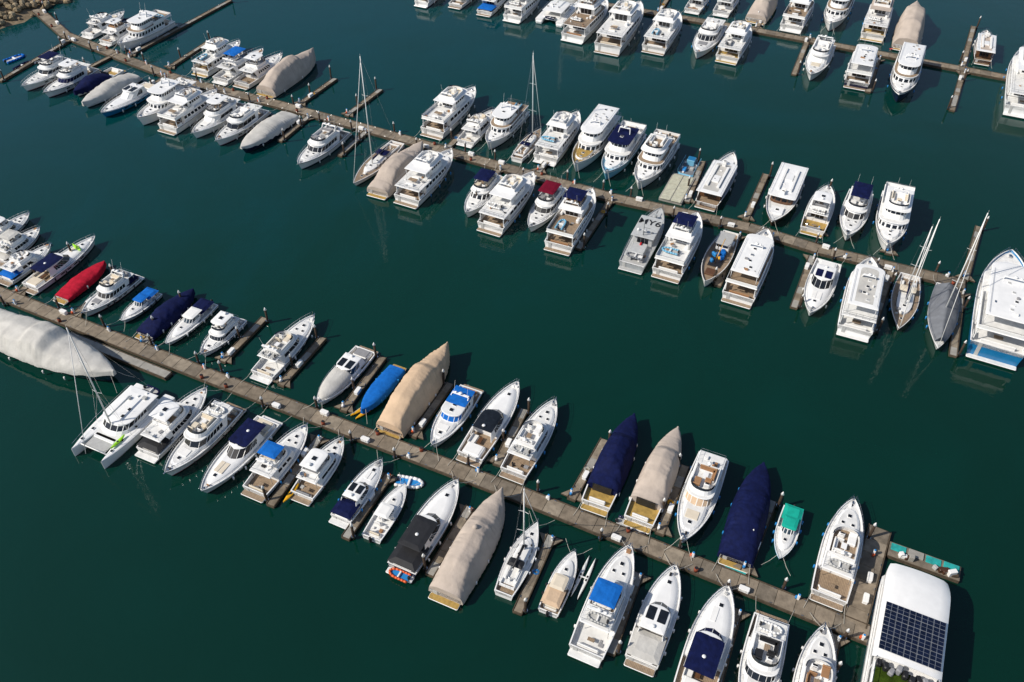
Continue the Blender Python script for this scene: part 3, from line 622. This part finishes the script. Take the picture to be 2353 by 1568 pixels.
BOATS=[ # kind,x,y,L,dir,B,opts
('f',-96.6,133.6,11,1,4,d()),('f',-92.6,128.8,11,1,4.2,d(tc=GCV,top='bim',aft=GCV)),('f',-88.7,123.4,11.5,1,4,d(top='none',aft=BLUE)),
('s',-82.2,123.4,16.5,1,4.3,d(tc=NAVY,kay=LIME,stripe=BLK,hull=W)),('c',-76.7,118.7,10.4,1,3.4,d(c=RED,p='low',hs=.6,hull=HN)),
('f',-70.6,115,12.6,-1,4.2,d(top='arch',low=0,aft=NAVY)),('m',-64.6,111.7,8.6,-1,3.1,d(tc=BLUE,aft=BLUE,stripe=HN)),('c',-58.9,109.7,12.1,1,3.9,d(c=NAVY,p='low',hs=1.1)),
('m',-54.8,107.5,11.6,-1,3.4,d(tc=CWH,aft=NAVY)),('f',-48.4,104.5,10.8,-1,3.7,d(top='hard')),('f',-36.9,101.4,15.6,1,4.6,d(top='arch',seat=CRM)),
('s',-26.8,95,14.3,-1,4.4,d(fcov=GCV,seat=CGR)),('c',-20.7,92.1,10.4,-1,3.0,d(c=BLUE,p='flat',hs=1.2,hull=HN)),('c',-14.4,91.8,18.2,1,4.9,d(c=TAN,p='tall',hull=HN,drop=1.5,fix=1)),
('f',-9.0,86.3,13.8,-1,4.3,d(low=1,tc=BLUE,wc=BLUE)),('s',-2.9,85.2,17,1,4.6,d(roofm=GL,stripe=BLK,deck=TEAK)),('f',2.9,81.3,15.8,1,4.6,d(top='none',seat=CWH)),
('c',14.7,77.4,17.1,1,4.6,d(c=NAVY,t0=.16,p='fly',hs=.85,deck=OCH)),('c',20.9,75.3,17.4,1,4.6,d(c=BEI,t0=.18,p='fly',hs=.9,deck=OCH)),('f',26.0,71.3,17,-1,4.9,d(top='none',wc=TAN)),
('c',32.4,68.6,16.6,1,4.8,d(c=NAVY,p='low',hs=1.25,hull=HN)),('m',37.0,65.7,9,-1,3.0,d(tc=GRN,aft=GRN,hull=HLB)),('f',43.3,62.6,17,1,5,d(top='none')),
('c',-75.9,100.5,30,-1,7.4,d(c=GCV,p='yacht',hull=HN,hs=.8,row=1,drop=.6,skirt=1.0)),('cat',-58.6,84.9,14.5,-1,7.6,d(kay=1,mh=19,fix=1)),('f',-50.6,85.2,14.4,1,4.6,d(top='hard',tc=GCV,aft=BLK)),
('f',-45.9,82.1,15.4,-1,4.6,d(top='none',seat=CRM,deck=TEAK)),('s',-39.9,79.2,15.8,-1,4.6,d(tc=NAVY,wc=BLK)),('f',-33.6,78,13.8,1,4.5,d(top='bim',tc=BLUE)),('f',-27.4,76.5,11.8,1,4.1,d(top='hard',tc=CRM)),
('s',-21.3,72.6,11.8,1,3.6,d(aft=NAVY,seat=CWH)),('m',-17.0,69.4,9.6,1,3.2,d()),('s',-11.2,66.7,16.4,1,4.7,d(hull=HN,tc=BLK,aft=BLK,aftrib=1)),('c',-4.9,64,16.8,1,5.1,d(c=BEI,p='tall',hs=.85,drop=1.4,bump=1)),
('sail',1.2,61.9,11.6,1,3.5,d(mh=14,dk=WD,bc=BLK,dod=BLK,hull=W)),('m',6.4,58.5,9.4,1,3.0,d(tc=CRM,aft=TAN,deck=TEAK)),('f',12.2,55.9,16.8,1,4.9,d(top='bim',tc=BLUE)),('s',18.2,53.7,15,1,4.5,d(aft=GCV)),
('s',24.0,50.2,16.6,1,5.0,d(wc=NAVY,sun=NAVY,tc=NAVY)),('f',29.6,47.0,15,-1,4.8,d(top='none',seat=BLK)),('f',35.8,46.0,15,1,4.6,d(top='arch')),
('f',-110.2,222.5,15,1,4.6,d(top='arch')),('f',-104.6,216.9,14,1,4.6,d(top='hard')),('b',-98,215.5,19,-1,5.6,d(nofly=1)),('b',-73.3,204.9,17,1,5.2,d(deck=OCH,stripe=WOOD)),
('f',-67,201,17.5,1,5.2,d(top='bim',tc=BLUE,wc=BLUE,aft=None)),('f',-61.6,198.8,17,1,5.2,d(top='hard')),('c',-54.4,195.7,20,1,5.8,d(c=BEI,p='tall',hs=.95,drop=1.6)),
('b',-13.4,177.8,21,1,6.2,d(ff=CRM,full=0)),('f',-7.2,171.5,15,1,4.8,d(top='arch')),('b',-1.8,171.2,18,-1,5.8,d(top='mast',rnd=1,deck=WD,nofly=1)),('sail',3.7,164.8,13,1,3.6,d(mh=20,dk=TEAK,fix=1,mx=.14)),
('b',10.8,166.8,20,1,5.8,d(top='mast')),('b',17.6,164,22,-1,6.0,d(rnd=1,full=1,ft=OCH,fd=OCH)),('b',23.2,160.2,20,-1,6.0,d(hull=HLB,tc=NAVY,fd=HLB,nofly=1)),('b',29.8,156.6,20,-1,6.0,d(top='mast')),
('barge',35.2,151.5,17,1,4.8,d(fix=1)),('w',42.6,150.5,20.5,1,5.6,d(rt=GCV,fd=WD,hull=HW)),('w',54.4,144.6,21,-1,6.0,d(rt=W,hull=HW,fd=WD)),('f',60.6,140.1,16.5,1,5.0,d(top='hard',deck=OCH)),
('f',66.9,138.6,18,-1,5.2,d(top='bim',tc=NAVY)),('b',73.4,136.2,20,-1,6.0,d(top='mast',bd=WD)),
('f',-113.1,196.7,16,-1,5,d(top='bim',tc=NAVY)),('f',-106.6,193.5,16,-1,5,d(top='hard',wc=NAVY)),('c',-100.2,193.3,14,-1,4.4,d(c=NAVY,p='low',t0=.3)),('c',-95.6,188.6,16,-1,4.6,d(c=GCV,p='low')),
('s',-89.6,184.6,17,-1,5.2,d(hull=HB,wc=W,seat=CRM)),('b',-79.8,181.9,19,-1,5.6,d(nofly=1)),('b',-73.2,178.4,18,1,5.6,d(full=0)),('f',-66.5,175.4,17,-1,5,d(top='hard')),
('f',-60.7,172.4,17,-1,5.0,d(top='none')),('c',-54.3,169.4,17,-1,5.3,d(c=GCV,p='low',hs=.9,hull=HN,drop=.5)),('f',-41.1,163,17,-1,5.2,d(top='arch')),('sail',-28.6,157.2,18,-1,4.6,d(mh=24,dk=TEAK,seat=CRM)),
('c',-22.7,156,19,1,5.2,d(c=BEI,p='fly',hs=.85)),('b',-16.2,153.2,19.5,1,6.1,d(top='mast')),('f',-5.8,145.4,16,-1,4.9,d(top='bim',tc=NAVY)),('b',0.6,143.8,20,1,5.9,d(ff=CRM)),
('f',6.9,140.8,16.5,-1,4.9,d(top='bim',tc=MAR)),('b',13.1,138.4,19.5,1,5.9,d(bd=TEAK,top='bim',bc=NAVY)),('pat',25.4,130.8,18,1,5.2,d()),('b',32.2,129.4,19.5,1,5.9,d(top='bim',bc=NAVY)),
('work',37.9,124.8,17.5,-1,4.8,d()),('b',44.4,123.9,21,1,6.0,d(full=1)),('s',54.6,116.8,17,-1,5.0,d(roofm=W,sun=NAVY,wc=GL)),('b',61.9,115.6,20.5,1,6.0,d(full=1,tt=GCV)),
('sail',68.3,112.8,16,-1,4.6,d(miz=1,mh=18,dk=TEAK,dod=CRM,fix=1)),('sail',73.5,109.0,18,-1,4.8,d(cov=DGC,mh=20,dk=WD,rk=-.10,mx=.0,fix=1)),('b',83.8,110.8,26,1,8.8,d(hull=HB,full=1,fix=1,fx=1.5,stripe=HB,deck=WD,bd=WD)),
('b',-22.6,245,15,1,4.6,d(nofly=1)),('f',-13,244,15,1,4.6,d()),('f',-4.6,240,17,1,5,d(aft=BLUE,top='bim',tc=BLUE)),('b',4.4,238,19,1,5.8,d()),('cat',14,236,16,1,8,d(mh=20)),
('b',23.4,232.5,24,1,7.0,d()),('b',33.2,229.5,27,1,7.6,d(stripe=BLK,tt=W,fx=1.2)),('b',42,223,22,1,6.8,d(rnd=1)),('f',51.2,216.6,21,-1,6.2,d(top='none')),('b',58.2,213.8,20,1,6.2,d(deck=OCH)),
('f',52.8,241,16,1,5,d()),('f',60.8,240,18,1,5.2,d()),('c',70.2,237,20,1,6,d(c=BEI,p='fly')),('b',78.4,231.4,21,1,6.4,d()),('b',88.8,232,22,-1,6.4,d(rnd=1,full=1)),
('b',98.4,227,23,1,6.4,d(tc=BEI,tt=BEI,deck=OCH)),('c',105.4,222,23,1,6.8,d(c=BEI,p='tall',hs=1.2)),('f',76.8,204.4,21,-1,5.8,d(top='arch')),('b',86.3,200.2,20,1,6.2,d(hull=HN,full=1)),
('b',97.2,199.4,23,-1,6.4,d(rnd=1,hull=HN,full=1,tt=W)),('w',121,211.4,18,1,4.8,d(rt=BEI,hull=HW,fd=WD)),('b',122.8,192.5,32,1,8,d(fix=1)),
('solar',45.4,45.7,27,1,7.6,d(fix=1)),
]
A0=math.radians(65.2);U=Vector((math.cos(A0),math.sin(A0)));V=Vector((U.y,-U.x))
ROWS=[[(-112,126),(-90.5,115.6),(-50.1,96.2),(.2,72.8),(31.4,57.5),(44.5,51)],[(-137.5,242.6),(-118,220.1),(-96,205.1),(-80,194.7),(-54.4,183),(-22.6,167.1),(-7.1,159),(20.5,145),(45.7,135.1),(57.4,128.3),(81,118)],[(-40,268),(45.6,231),(65.3,222.7),(121.9,195.8),(135,190)]]
def near_dock(x,y):
    best=None
    for R in ROWS:
        for a,b in zip(R,R[1:]):
            a=Vector(a);b=Vector(b);dd=b-a;p=Vector((x,y));t=max(0,min(1,(p-a).dot(dd)/dd.length_squared));q=a+dd*t;l=(p-q).length
            if best is None or l<best[0]: best=(l,q)
    return best
BO=[list(b) for b in BOATS]
for b in BO: # swim platforms lie inside the overall length; keep each bow / stern clear of the walkway
    if b[0] in 'fsbw' and not b[6].get('fix'):
        b[3]-=.85;b[1]+=U.x*b[4]*.42;b[2]+=U.y*b[4]*.42
    if b[6].get('row'): b.append(1);continue
    p=Vector((b[1],b[2]));l,q=near_dock(*p);s=1 if (q-p).dot(U)>0 else -1
    need=b[3]/2+1.3+(1.3 if s*b[4]<0 else .5)
    cur=abs((q-p).dot(U))
    if cur<need and not b[6].get('fix'): p-=U*s*(need-cur);b[1],b[2]=p.x,p.y
    b.append(s*b[4])
for it in range(2):
  for i in range(len(BO)):
    for j in range(i+1,len(BO)):
        a,b=BO[i],BO[j]
        if a[6].get('row')==1 or b[6].get('row')==1: continue
        dp=Vector((a[1]-b[1],a[2]-b[2]));la=abs(dp.dot(U));lt=dp.dot(V)
        if la<(a[3]+b[3])/2*.93:
            gap=abs(lt)-(a[5]+b[5])/2-.3
            if gap<0 and abs(lt)>2:
                sh=-gap/2*(1 if lt>0 else -1)*.5
                if not a[6].get('fix'): a[1]+=V.x*sh;a[2]+=V.y*sh
                if not b[6].get('fix'): b[1]-=V.x*sh;b[2]-=V.y*sh
                a[5]+=gap*.35;b[5]+=gap*.35
for i,(k,x,y,L,dr,B,o,nr) in enumerate(BO):
    rg=random.Random(100+i*7);mb=MB();fn,nm=KN[k]
    fn(mb,L,B,{a:b for a,b in o.items() if b is not None},rg,nr)
    ang=A0+math.radians(rg.uniform(-1.6,1.6))+(math.pi if dr<0 else 0)
    if o.get('row')==1: ang=math.radians(-26)
    ob=mb.obj(nm,(x,y,0),ang)
    if k=='pat':
        c=bpy.data.curves.new('roof_lettering','FONT');c.body='MY6';c.size=2.3;c.align_x='CENTER';c.align_y='CENTER';c.extrude=.01;c.offset=.03
        t=bpy.data.objects.new('roof_lettering',c);SC.collection.objects.link(t);t.parent=ob;t.location=(.07*L,0,3.85);t.rotation_euler=(0,0,-math.pi/2)
        c.materials.append(BLK)
# ---------------------------------------------------------------- docks
def dockpoly(mb,P,w,z=.5,step=2.4,mats=DK,edge=True):
    for a,b in zip(P,P[1:]):
        a=Vector(a);b=Vector(b);dd=b-a;Ln=dd.length;dd.normalize();n=max(1,round(Ln/step));ang=math.atan2(dd.y,dd.x);nn=Vector((-dd.y,dd.x))
        c=(a+b)/2;mb.box(c.x,c.y,-.25,Ln+.3,w-.1,z+.14,DKS,.03,ang=ang)
        for i in range(n):
            q=a+dd*(Ln*(i+.5)/n);mb.box(q.x,q.y,z-.12,Ln/n-.05,w-.3,.14+.004*rng.random(),rng.choice(mats),.02,ang=ang)
        if edge:
            for s in(1,-1):
                q=c+nn*s*(w/2-.06);mb.box(q.x,q.y,z-.25,Ln+.1,.14,.36,DKS,.02,ang=ang)
            for i in range(int(Ln/4)):
                for s in(1,-1): q=a+dd*(2+4*i)+nn*s*(w/2-.25);mb.box(q.x,q.y,z+.03,.35,.08,.1,STEEL,.02,ang=ang)
for R,w in zip(ROWS,(2.7,2.9,2.8)):
    mb=MB();dockpoly(mb,R,w);mb.obj('floating_dock')
mb=MB();dockpoly(mb,[(-74.5,104.9),(-55,95.5)],1.7,z=.56,step=5,mats=[DKG]);mb.obj('floating_dock')
mb=MB();dockpoly(mb,[(42.5,52.8),(50.0,66.7)],3.0,z=.5,step=2.4);mb.obj('floating_dock')
FG=[(-47.6,97.7,-42.4,109.2),(-37.1,92.4,-31.6,104.3),(-26.4,87,-21.1,99.7),(-15.3,81.9,-9.8,93.8),(-2.6,76.6,1.9,88.3),(7.8,70.6,13.8,82.3),(19.5,64.9,25.1,77.4),(29.8,59,36.4,71.3),(-28.2,84,-33.6,70.6),(-17.1,77,-22.4,65.3),(-5.3,71.3,-10.7,59.7),(5.8,66.7,.7,54.4),(17,61,11.9,49),(28.9,55.9,23.5,43.7),(40.4,52.4,36.2,43.7),(-97.8,207.5,-79.6,242.6),(-85.8,200.4,-79.1,216.2),(-50.2,182,-43.1,195.8),(-38.4,177,-31.4,190.3),(-14.8,162,-10,173),(20.5,145.7,12.5,128.6),(34.6,142.7,40.6,158.7),(45.2,136.8,53,153.7),(58.3,132,65.3,147.3),(69.7,126,77.5,142.7),(43.8,134,36.8,117.9),(56.3,127.3,49,112),(69.7,123.4,60.7,105.9),(81,118.5,90.3,135.4),(80.1,117.3,72.3,100.2),(78.6,220.1,69.3,198.1),(93.1,207.5,84.9,189.3),(111.9,200.4,101.7,180.5),(111.4,200.4,124,225.4),(-115.2,218.8,-124.4,194.7),(-76,108.5,-70.6,120),(-62,101.5,-56.5,113),(-88,114.4,-82,127),(-100,211,-106,200),(-84,198,-90,186),(-70,191,-75,180),(-46,178.5,-51,167),(-32,172,-37,161),(-20,165.5,-25,153.5),(-2,157,-8,143),(5,153.5,10,164),(27,233.5+6,22,229),(55,227,50,214),(40,233,45,246),(65,223,70,235)]
def pile(x,y,h=3.2):
    mb=MB();lx,ly=rng.uniform(-.1,.1),rng.uniform(-.1,.1);mb.tube((0,0,-1.5),(lx,ly,h),.19,PIL,10);mb.tube((lx,ly,h-.02),(lx,ly,h+.55),.25,CWH,10,r2=.02);mb.loft([[(.3*math.cos(a*math.pi/4),.3*math.sin(a*math.pi/4),z) for a in range(8)] for z in(.45,.62)],STEEL,top=STEEL)
    mb.obj('mooring_pile',(x,y,0))
def pedestal(x,y,ang):
    mb=MB();mb.box(0,0,0,.35,.3,1.0,W,.05,tm=BL2);mb.box(.0,.0,1.0,.28,.24,.12,BL2,.04);mb.box(.19,0,.5,.04,.2,.3,GRD,.01);mb.tube((-.25,0,.05),(-.25,0,.5),.18,rng.choice([BL2,ORG,CWH]),8);mb.obj('dock_power_pedestal',(x,y,.52),ang)
def dbox(x,y,ang):
    mb=MB();mb.box(0,0,0,1.3,.65,.55,W,.06);mb.box(0,0,.55,1.36,.7,.12,CWH,.1);mb.box(.3,-.34,.4,.1,.04,.12,STEEL,.01);mb.obj('dock_storage_box',(x,y,.52),ang)
for a,b,c,e in FG:
    mb=MB();A=Vector((a,b));Bv=Vector((c,e));dd=(Bv-A).normalized();n=Vector((-dd.y,dd.x));ang=math.atan2(dd.y,dd.x)
    dockpoly(mb,[A+dd*1.2,Bv],1.35,z=.46,step=2.0,mats=DK[:3]+[DKG])
    for s in(1,-1):
        P=[A+dd*1.3+n*s*.65,A+dd*1.3+n*s*1.7,A+dd*2.7+n*s*.65]
        mb.loft([[(p.x,p.y,.2) for p in P],[(p.x,p.y,.47) for p in P]],DKS,top=DK[1])
    mb.obj('finger_pier')
    q=Bv-dd*.5+n*.9*rng.choice([1,-1]);pile(q.x,q.y,rng.uniform(2.9,3.5))
    if rng.random()<.7: q=A+dd*rng.uniform(5,7)+n*.85;pile(q.x,q.y,2.6)
    q=A+dd*1.9+n*.35;pedestal(q.x,q.y,ang)
    if rng.random()<.7: q=A+dd*rng.uniform(3,6)-n*.25;dbox(q.x,q.y,ang)
    if rng.random()<.35:
        mb=MB();pts=[]
        for i in range(26): th=i*.9;r=.18+.012*i;pts.append((r*math.cos(th),r*math.sin(th),.05+.01*(i%3)))
        mb.path(pts,.03,rng.choice([YEL,BL2,ROPE]),4);q=A+dd*rng.uniform(6,8)+n*.1;mb.obj('coiled_hose',(q.x,q.y,.5))
pile(48.0,65.2,3.4);dbox(46.2,59,A0);dbox(44.8,56,A0);pedestal(47.8,62.6,A0)
for R in ROWS[:2]:
    for a,b in zip(R,R[1:]):
        a=Vector(a);b=Vector(b);L=(b-a).length;dd=(b-a).normalized();n=Vector((-dd.y,dd.x));x=3
        while x<L:
            s=rng.choice([1,-1]);q=a+dd*x+n*s*1.75;pile(q.x,q.y,2.4)
            q=a+dd*(x+2)+n*s*.95
            (pedestal if rng.random()<.6 else dbox)(q.x,q.y,math.atan2(dd.y,dd.x))
            if rng.random()<.45:
                mb=MB();mb.tube((0,0,0),(0,0,.7),.28,mat('rust_drum',(.25,.05,.02),.7),10);mb.tube((0,0,.7),(0,0,.8),.22,BLK,8);q=a+dd*(x+3)-n*s*.9;mb.obj('hose_drum',(q.x,q.y,.52))
            x+=rng.uniform(7,11)
def kay(x,y,m,ang,L=3.6,z=.12):
    mb=MB();kayak_part(mb,0,0,0,L,.75,m,0);mb.obj('kayak',(x,y,z),ang)
kay(-23.2,88.6,YEL,.75,4.2);kay(-22.5,88.1,YEL,.85,4.2);kay(-17.9,84.2,REDP,-.5,3.8);kay(-45.5,179.8,REDP,-.4,3.8);kay(-31.0,72.4,YEL,1.1,3.6,.62);kay(99,212.5,REDP,.1,3.4);kay(101,213,YEL,.3,3.4)
mb=MB();rib(mb,0,0,.0,4.0,CWH,0,BL2);mb.obj('inflatable_dinghy',(-14.6,74.6,0),-.2)
mb=MB();rib(mb,0,0,.0,4.4,HN,0,GRD);mb.obj('inflatable_dinghy',(16.4,67.2,0),-.4)
for x,y,a,c in((-122,203,1.2,NAVY),(-118.5,206.5,1.3,CWH),(-126,207,.9,BLUE),(-106,228,1.1,NAVY),(-101,231,.4,DGC)):
    mb=MB();rib(mb,0,0,0,5.0,c,0,GRD);mb.obj('inflatable_dinghy',(x,y,0),a)
mb=MB();kayak_part(mb,0,0,0,6.5,.5,CWH,0);kayak_part(mb,0,.9,0,6.5,.5,CWH,0);mb.box(0,.45,.1,.2,1.2,.08,ALU,.02);mb.obj('outrigger_floats',(9.7,59.2,.15),A0)
mb=MB();mb.box(0,0,-.1,2.8,1.6,.5,DKG,.05,tm=TURQ);mb.obj('tarpaulin_float',(29.2,60.4,0),-.45)
mb=MB();mb.box(0,0,-.2,9,2.4,.8,DKS,.05,tm=DK[3])
for i in range(4): mb.box(-3.3+i*2.2,.45,.6,1.9,1.1,.12+.1*(i%2),rng.choice([TURQ,TURQ,DKG]),.04)
for i in range(9): mb.box(rng.uniform(-4,4),-.6,.6,rng.uniform(.4,1.2),.6,rng.uniform(.3,.9),rng.choice([CWH,GRD,DKS,DKG,HW]),.05,ang=rng.uniform(0,1))
mb.obj('work_pontoon',(54.2,61.6,0),-.45)
# ---------------------------------------------------------------- shoreline
mb=MB();rk=[mat('rock_%d'%i,c,.9,var=.35,ns=1,bump=.6,bs=4,spec=.2) for i,c in enumerate([(.30,.23,.14),(.22,.17,.11),(.36,.29,.19)])]
sd=Vector((.507,.862));sn=Vector((-.862,.507));o0=Vector((-134.6,227.8))
for i in range(520):
    q=o0+sd*rng.uniform(-30,45)+sn*(rng.random()**.7*16-1);h=((q-o0).dot(sn)+1)*.33;r=rng.uniform(.5,1.2);m=rng.choice(rk);sx=rng.uniform(0,99)
    rings=[]
    for j in range(5):
        t=-1.3+2.6*j/4;rings.append([(q.x+r*math.cos(t)*math.cos(a*1.05)*(1+.35*noise.noise((a,j,sx))),q.y+r*math.cos(t)*math.sin(a*1.05)*(1+.35*noise.noise((a,j,sx+5))),h+r*.75*math.sin(t)*(1+.3*noise.noise((a,j,sx+9)))) for a in range(6)])
    mb.loft(rings,m,top=m,bot=m)
G=[]
for i in range(17):
    G.append([])
    for j in range(12):
        q=o0+sd*(-40+i*6)+sn*(j*7-1.5);G[-1].append((q.x,q.y,-.6+min(12,j*2.2)+noise.noise((i*.5,j*.5,0))*1.2))
for i in range(16):
    for j in range(11): mb.quad(G[i][j],G[i+1][j],G[i+1][j+1],G[i][j+1],rk[1] if j<2 else mat('hillside_soil',(.07,.08,.03),.95,var=.4,ns=.3))
mb.obj('rock_shoreline')
mb=MB();lf=[mat('leaf_%d'%i,c,.7,var=.3) for i,c in enumerate([(.05,.09,.02),(.035,.065,.015),(.08,.11,.03)])]
for i in range(110):
    q=o0+sd*rng.uniform(-30,45)+sn*rng.uniform(11,40);h=min(12,((q-o0).dot(sn)+1)*.31);R_=rng.uniform(1.2,3)
    for j in range(90):
        v=Vector((rng.gauss(0,1),rng.gauss(0,1),rng.gauss(0,1))).normalized()*R_*rng.uniform(.6,1);c=Vector((q.x,q.y,h+R_*.6))+v
        u=Vector((rng.gauss(0,1),rng.gauss(0,1),rng.gauss(0,1))).normalized()*.35;w_=u.orthogonal().normalized()*.3
        mb.quad(c-u,c+w_,c+u,c-w_,lf[j%3])
mb.obj('shoreline_shrubs')
mb=MB()
a=Vector((-144,251,2.6));b=Vector((-130.0,238.5,.7));dd=(b-a).normalized();n=Vector((-dd.y,dd.x,0)).normalized()
mb.loft([[a+n*.8,b+n*.8,b-n*.8,a-n*.8],[p+Vector((0,0,.12)) for p in(a+n*.8,b+n*.8,b-n*.8,a-n*.8)]],STEEL,top=DKG)
for s in(1,-1):
    mb.tube(a+n*.8*s+Vector((0,0,1.1)),b+n*.8*s+Vector((0,0,1.1)),.05,REDP)
    for i in range(9): p=a.lerp(b,i/8)+n*.8*s;mb.tube(p,p+Vector((0,0,1.1)),.035,CWH)
mb.obj('gangway')
# ---------------------------------------------------------------- water
wm=bpy.data.materials.new('harbour_water');wm.use_nodes=True;nt=wm.node_tree;b=nt.nodes['Principled BSDF']
tc=nt.nodes.new('ShaderNodeTexCoord')
def nz(sc,det,dist=0,rough=.5):
    n=nt.nodes.new('ShaderNodeTexNoise');n.inputs['Scale'].default_value=sc;n.inputs['Detail'].default_value=det;n.inputs['Distortion'].default_value=dist;n.inputs['Roughness'].default_value=rough;nt.links.new(tc.outputs['Object'],n.inputs['Vector']);return n
n1=nz(.016,7,2.6,.6);sx=nt.nodes.new('ShaderNodeSeparateXYZ');nt.links.new(tc.outputs['Object'],sx.inputs[0])
mr=nt.nodes.new('ShaderNodeMapRange');mr.inputs[1].default_value=30;mr.inputs[2].default_value=230;nt.links.new(sx.outputs['Y'],mr.inputs[0])
m1=nt.nodes.new('ShaderNodeMath');m1.operation='MULTIPLY_ADD';m1.inputs[1].default_value=-.0022;nt.links.new(sx.outputs['X'],m1.inputs[0]);nt.links.new(mr.outputs[0],m1.inputs[2])
m2=nt.nodes.new('ShaderNodeMath');m2.operation='MULTIPLY_ADD';m2.inputs[1].default_value=.75;nt.links.new(n1.outputs['Fac'],m2.inputs[0]);nt.links.new(m1.outputs[0],m2.inputs[2])
r=nt.nodes.new('ShaderNodeValToRGB');e=r.color_ramp.elements
e[0].position=.15;e[0].color=(.0010,.0200,.0115,1);e[1].position=1.0;e[1].color=(.0006,.039,.043,1)
x=r.color_ramp.elements.new(.58);x.color=(.0008,.0285,.0200,1)
m3=nt.nodes.new('ShaderNodeMath');m3.operation='MULTIPLY';m3.inputs[1].default_value=.68;nt.links.new(m2.outputs[0],m3.inputs[0])
nt.links.new(m3.outputs[0],r.inputs['Fac']);nt.links.new(r.outputs['Color'],b.inputs['Base Color'])
b.inputs['Roughness'].default_value=.02;b.inputs['IOR'].default_value=1.42
n2=nz(1.4,3,.3);n3=nz(.3,2,.5);ad=nt.nodes.new('ShaderNodeMath');ad.operation='MULTIPLY_ADD';ad.inputs[1].default_value=2.0
nt.links.new(n3.outputs['Fac'],ad.inputs[0]);nt.links.new(n2.outputs['Fac'],ad.inputs[2])
bp=nt.nodes.new('ShaderNodeBump');bp.inputs['Strength'].default_value=.22;bp.inputs['Distance'].default_value=.06
nt.links.new(ad.outputs[0],bp.inputs['Height']);nt.links.new(bp.outputs['Normal'],b.inputs['Normal'])
mb=MB();mb.quad((-3000,-2500,0),(3000,-2500,0),(3000,4000,0),(-3000,4000,0),wm);mb.obj('water')
# ---------------------------------------------------------------- light
EL=math.radians(41);dx,dy=1.0,.28
w=bpy.data.worlds.new('World');SC.world=w;w.use_nodes=True;nt=w.node_tree
sk=nt.nodes.new('ShaderNodeTexSky');sk.sky_type='NISHITA';sk.sun_disc=False;sk.sun_elevation=EL;sk.sun_rotation=math.atan2(-dx,-dy)
nt.links.new(sk.outputs['Color'],nt.nodes['Background'].inputs['Color']);nt.nodes['Background'].inputs['Strength'].default_value=.105
l=bpy.data.lights.new('sun','SUN');l.energy=4.6;l.angle=math.radians(.6);l.color=(1,.935,.83)
lo=bpy.data.objects.new('sun',l);SC.collection.objects.link(lo);dv=Vector((dx,dy,-math.hypot(dx,dy)*math.tan(EL)));lo.rotation_euler=dv.to_track_quat('-Z','Y').to_euler();lo.location=(-100,0,150)
SC.view_settings.view_transform='Standard';SC.view_settings.look='None';SC.view_settings.exposure=0
c=bpy.data.cameras.new('camera');c.sensor_width=36;c.lens=36*1980/2353;c.clip_end=8000
co=bpy.data.objects.new('camera',c);SC.collection.objects.link(co);co.location=(0,0,100);co.rotation_euler=(math.radians(90-43.9),0,0);SC.camera=co
